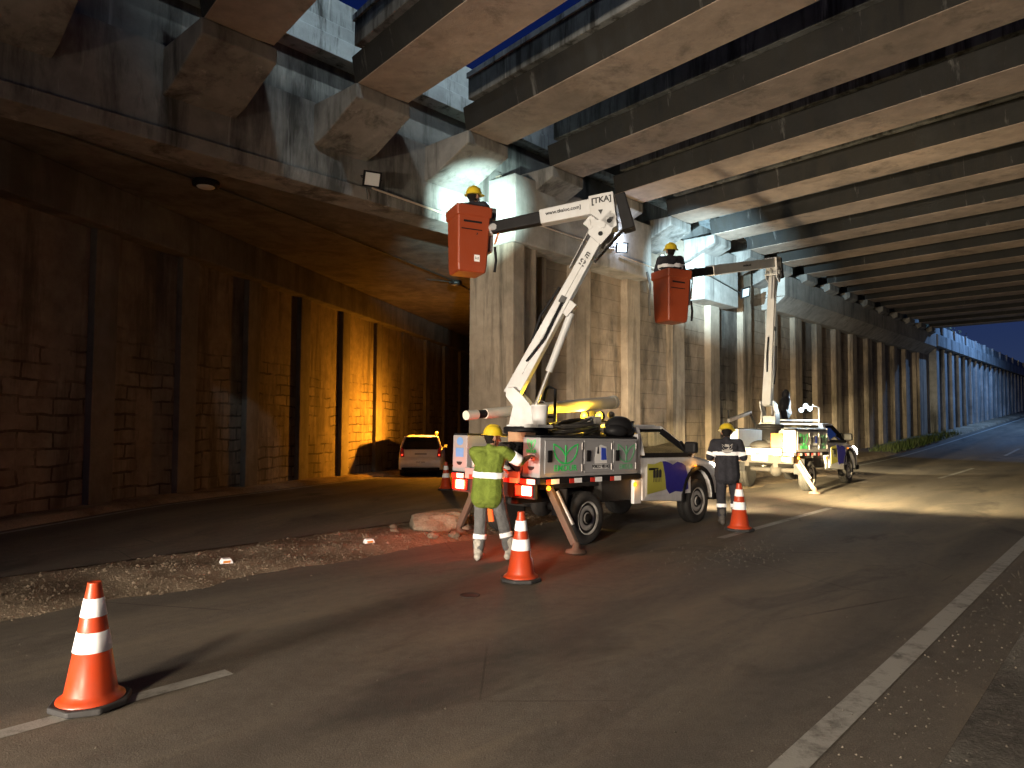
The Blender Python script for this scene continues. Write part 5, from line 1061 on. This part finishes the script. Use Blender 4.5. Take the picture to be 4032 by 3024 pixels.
# round bulkhead lamp with its cable on the tunnel ceiling
bl = thing("ceiling_lamp", "round unlit lamp on the side tunnel's ceiling, strung on a black cable", "lamp", Matrix.Translation((-5.85, 13.33, 6.26)) @ Matrix.Rotation(math.pi, 4, 'X'))
MB().lathe([(0.24, 0.0), (0.25, 0.03), (0.24, 0.10), (0.19, 0.11)], 24).build("lamp_ring", "black", bl); MB().lathe([(0.188, 0.085), (0.15, 0.125), (0.08, 0.145), (0, 0.15)], 20).build("lamp_globe", "pvc", bl)
cp = [(-8.2, 9.2, 6.20), (-7.56, 10.26, 6.235), (-6.6, 11.95, 6.22), (-5.95, 13.2, 6.235), (-4.7, 15.8, 6.20), (-3.2, 19.6, 6.22), (-1.9, 23.1, 6.235), (-0.9, 26.8, 6.21), (0.4, 31.5, 6.23)]
tag(MB().tube(cp, 0.020, 8).build("ceiling_cable", "cable"), "black cable strung along the side tunnel's ceiling past the round lamp", "cable")
jb = MB().ball((-1.88, 23.2, 6.20), (0.22, 0.2, 0.10)).tube([(-1.88, 23.2, 6.22), (-2.8, 22.8, 6.25)], 0.018, 6).tube([(-1.88, 23.2, 6.22), (-2.0, 22.6, 6.1)], 0.02, 6); tag(jb.build("junction_box", "cable"), "dark round junction box where the ceiling cable branches", "junction box")
M['pipe'] = paint("dull_conduit_metal", (0.50, 0.40, 0.30), 0.4, 0.3, (0.3, 0.2, 0.13), metal=0.2)
def conduit(label, pts, r=0.022, m='pipe'):
    return tag(MB().tube([road(*p) for p in pts], r, 8).build("conduit", m), label, "pipe", "cable conduits along the concrete")
conduit("conduit running from the unlit floodlight along the stained edge beam", [(8.1, 10.9, 6.14), (9.0, 10.9, 6.10), (9.95, 10.9, 6.05), (11.3, 10.9, 6.02)])
conduit("conduit across the pier cap below the nearer truck's upper boom", [(11.6, 10.17, 6.15), (13.0, 10.17, 6.13), (15.2, 10.17, 6.12)])
conduit("thin conduit from the lit floodlight towards the farther bucket", [(15.45, 10.17, 6.02), (17.1, 10.15, 5.96), (18.6, 10.2, 5.90)], 0.016)
conduit("dark cable stretched across the second pier cap to its floodlight", [(19.4, 10.1, 6.32), (20.8, 10.1, 6.18), (22.5, 10.08, 5.98)], 0.022, 'cable')
tag(MB().tube([road(7.97, 10.9, 6.1), road(7.99, 10.9, 6.0), road(8.0, 10.9, 5.9)], 0.008, 6).build("hanging_wire", "cable"), "thin wire dangling below the unlit floodlight", "wire")
tag(MB().tube([road(16.6, 10.05, 5.75), road(16.65, 9.98, 5.4), road(16.7, 10.05, 5.0), road(16.9, 10.15, 4.6)], 0.03, 8).build("hanging_wire", "cable"), "short black wire loop hanging from the first pier cap", "wire")
# pale road studs on the median, a lid in the asphalt, boulder
sd = thing("road_stud", "pale square road stud on the gravel, the nearer of two", "road stud", Matrix.Translation(road(4.08, 8.24, med(4.08, 8.24))) @ Matrix.Rotation(R(30), 4, 'Z'), "pale road studs on the median")
MB().hexa([(-0.075, -0.06, 0), (0.075, -0.06, 0), (0.075, 0.06, 0), (-0.075, 0.06, 0)], [(-0.05, -0.05, 0.055), (0.05, -0.05, 0.055), (0.05, 0.05, 0.055), (-0.05, 0.05, 0.055)]).build("stud_body", "sheet", sd, 0.006)
MB().box(-0.04, 0.04, -0.0615, -0.056, 0.01, 0.035).build("stud_lens", "amberlens", sd)
s2 = copy_tree(sd); s2.matrix_world = Matrix.Translation(road(6.07, 8.12, med(6.07, 8.12))) @ Matrix.Rotation(R(28), 4, 'Z'); s2["label"] = "pale square road stud on the gravel beside the boulder"
lid = MB().lathe([(0.10, 0.0), (0.105, 0.004), (0.095, 0.006), (0.09, 0.003), (0.0, 0.003)], 28).build("valve_lid", "chassis", None); lid.matrix_world = Matrix.Translation(road(5.12, 5.17, 0.001)); tag(lid, "small dark round lid set in the asphalt in front of the cone", "lid")
bm = bmesh.new(); bmesh.ops.create_icosphere(bm, subdivisions=4, radius=1.0)
for v in bm.verts:
    d = v.co.normalized(); f = 1 + 0.22 * mnoise.noise(d * 1.6) + 0.10 * mnoise.noise(d * 4) + 0.04 * mnoise.noise(d * 11)
    v.co = Vector((d.x * 0.60 * f, d.y * 0.42 * f, max(-0.1, d.z * 0.34 * f)))
    v.co.x = max(-0.50, min(0.62, v.co.x)); v.co.z = min(v.co.z, 0.29 + 0.05 * v.co.x)
me = bpy.data.meshes.new("boulder"); bm.to_mesh(me); bm.free(); me.materials.append(M['pebble']); o = bpy.data.objects.new("boulder", me); COL.objects.link(o); o.matrix_world = Matrix.Translation(road(7.75, 8.45, 0.02)) @ Matrix.Rotation(R(15), 4, 'Z')
tag(o, "large rough boulder on the median left of the nearer truck's tail", "boulder")
for i in range(5):
    s, l = ((7.2, 9.0), (7.05, 7.9), (8.6, 8.9), (6.9, 8.6), (7.3, 7.7))[i]; bm = bmesh.new(); bmesh.ops.create_icosphere(bm, subdivisions=2, radius=0.07 + 0.02 * (i % 3))
    for v in bm.verts: v.co *= 1 + 0.3 * mnoise.noise(v.co * 14 + Vector((i, 0, 0))); v.co.z *= 0.6
    me = bpy.data.meshes.new("stone"); bm.to_mesh(me); bm.free(); me.materials.append(M['pebble']); o = bpy.data.objects.new("stone", me); COL.objects.link(o); o.matrix_world = Matrix.Translation(road(s, l, med(s, l) + 0.02))
    tag(o, "fist-sized pale stone lying around the boulder on the median", "stone", "stones around the boulder")
# a thin tree beyond the ramp wall
tr = thing("tree", "thin pale tree rising behind the ramp wall's parapet", "tree", ROADM @ Matrix.Translation((66, 13.5, 1.5)))
M['bark'] = dirt("pale_bark", (0.22, 0.19, 0.15), (0.12, 0.10, 0.08), (0.28, 0.25, 0.2), 6.0, 0.5); M['leaf'] = dirt("tree_leaves", (0.10, 0.11, 0.05), (0.06, 0.075, 0.03), (0.15, 0.15, 0.08), 1.0, 0.1)
tk = MB().tube([(0, 0, 0), (0.1, 0.1, 3), (0.0, 0.2, 5.5), (0.2, 0.1, 8.5)], [0.22, 0.17, 0.12, 0.05], 10)
for i in range(14):
    z = rng.uniform(4.5, 8.0); a = rng.uniform(0, 6.28); tk.tube([(0.05, 0.15, z), (0.05 + math.cos(a) * 0.9, 0.15 + math.sin(a) * 0.9, z + 0.6), (0.05 + math.cos(a) * 1.7, 0.15 + math.sin(a) * 1.7, z + 1.1)], [0.06, 0.04, 0.015], 6)
tk.build("trunk", "bark", tr)
lf = MB(); cl = [(rng.gauss(0, 1.0), rng.gauss(0, 1.0), rng.uniform(5.0, 9.6)) for _ in range(46)]
for i in range(5200):
    c_ = rng.choice(cl); p = Vector((c_[0] + rng.gauss(0, .33), c_[1] + rng.gauss(0, .33), c_[2] + rng.gauss(0, .28))); a = Vector((rng.uniform(-1, 1), rng.uniform(-1, 1), rng.uniform(-1, 1))).normalized() * 0.09; b_ = a.cross(Vector((rng.uniform(-1, 1), rng.uniform(-1, 1), 0.3))).normalized() * 0.045
    lf.add([p - a, p + b_, p + a, p - b_], [(0, 1, 2, 3)])
lf.build("crown", "leaf", tr)
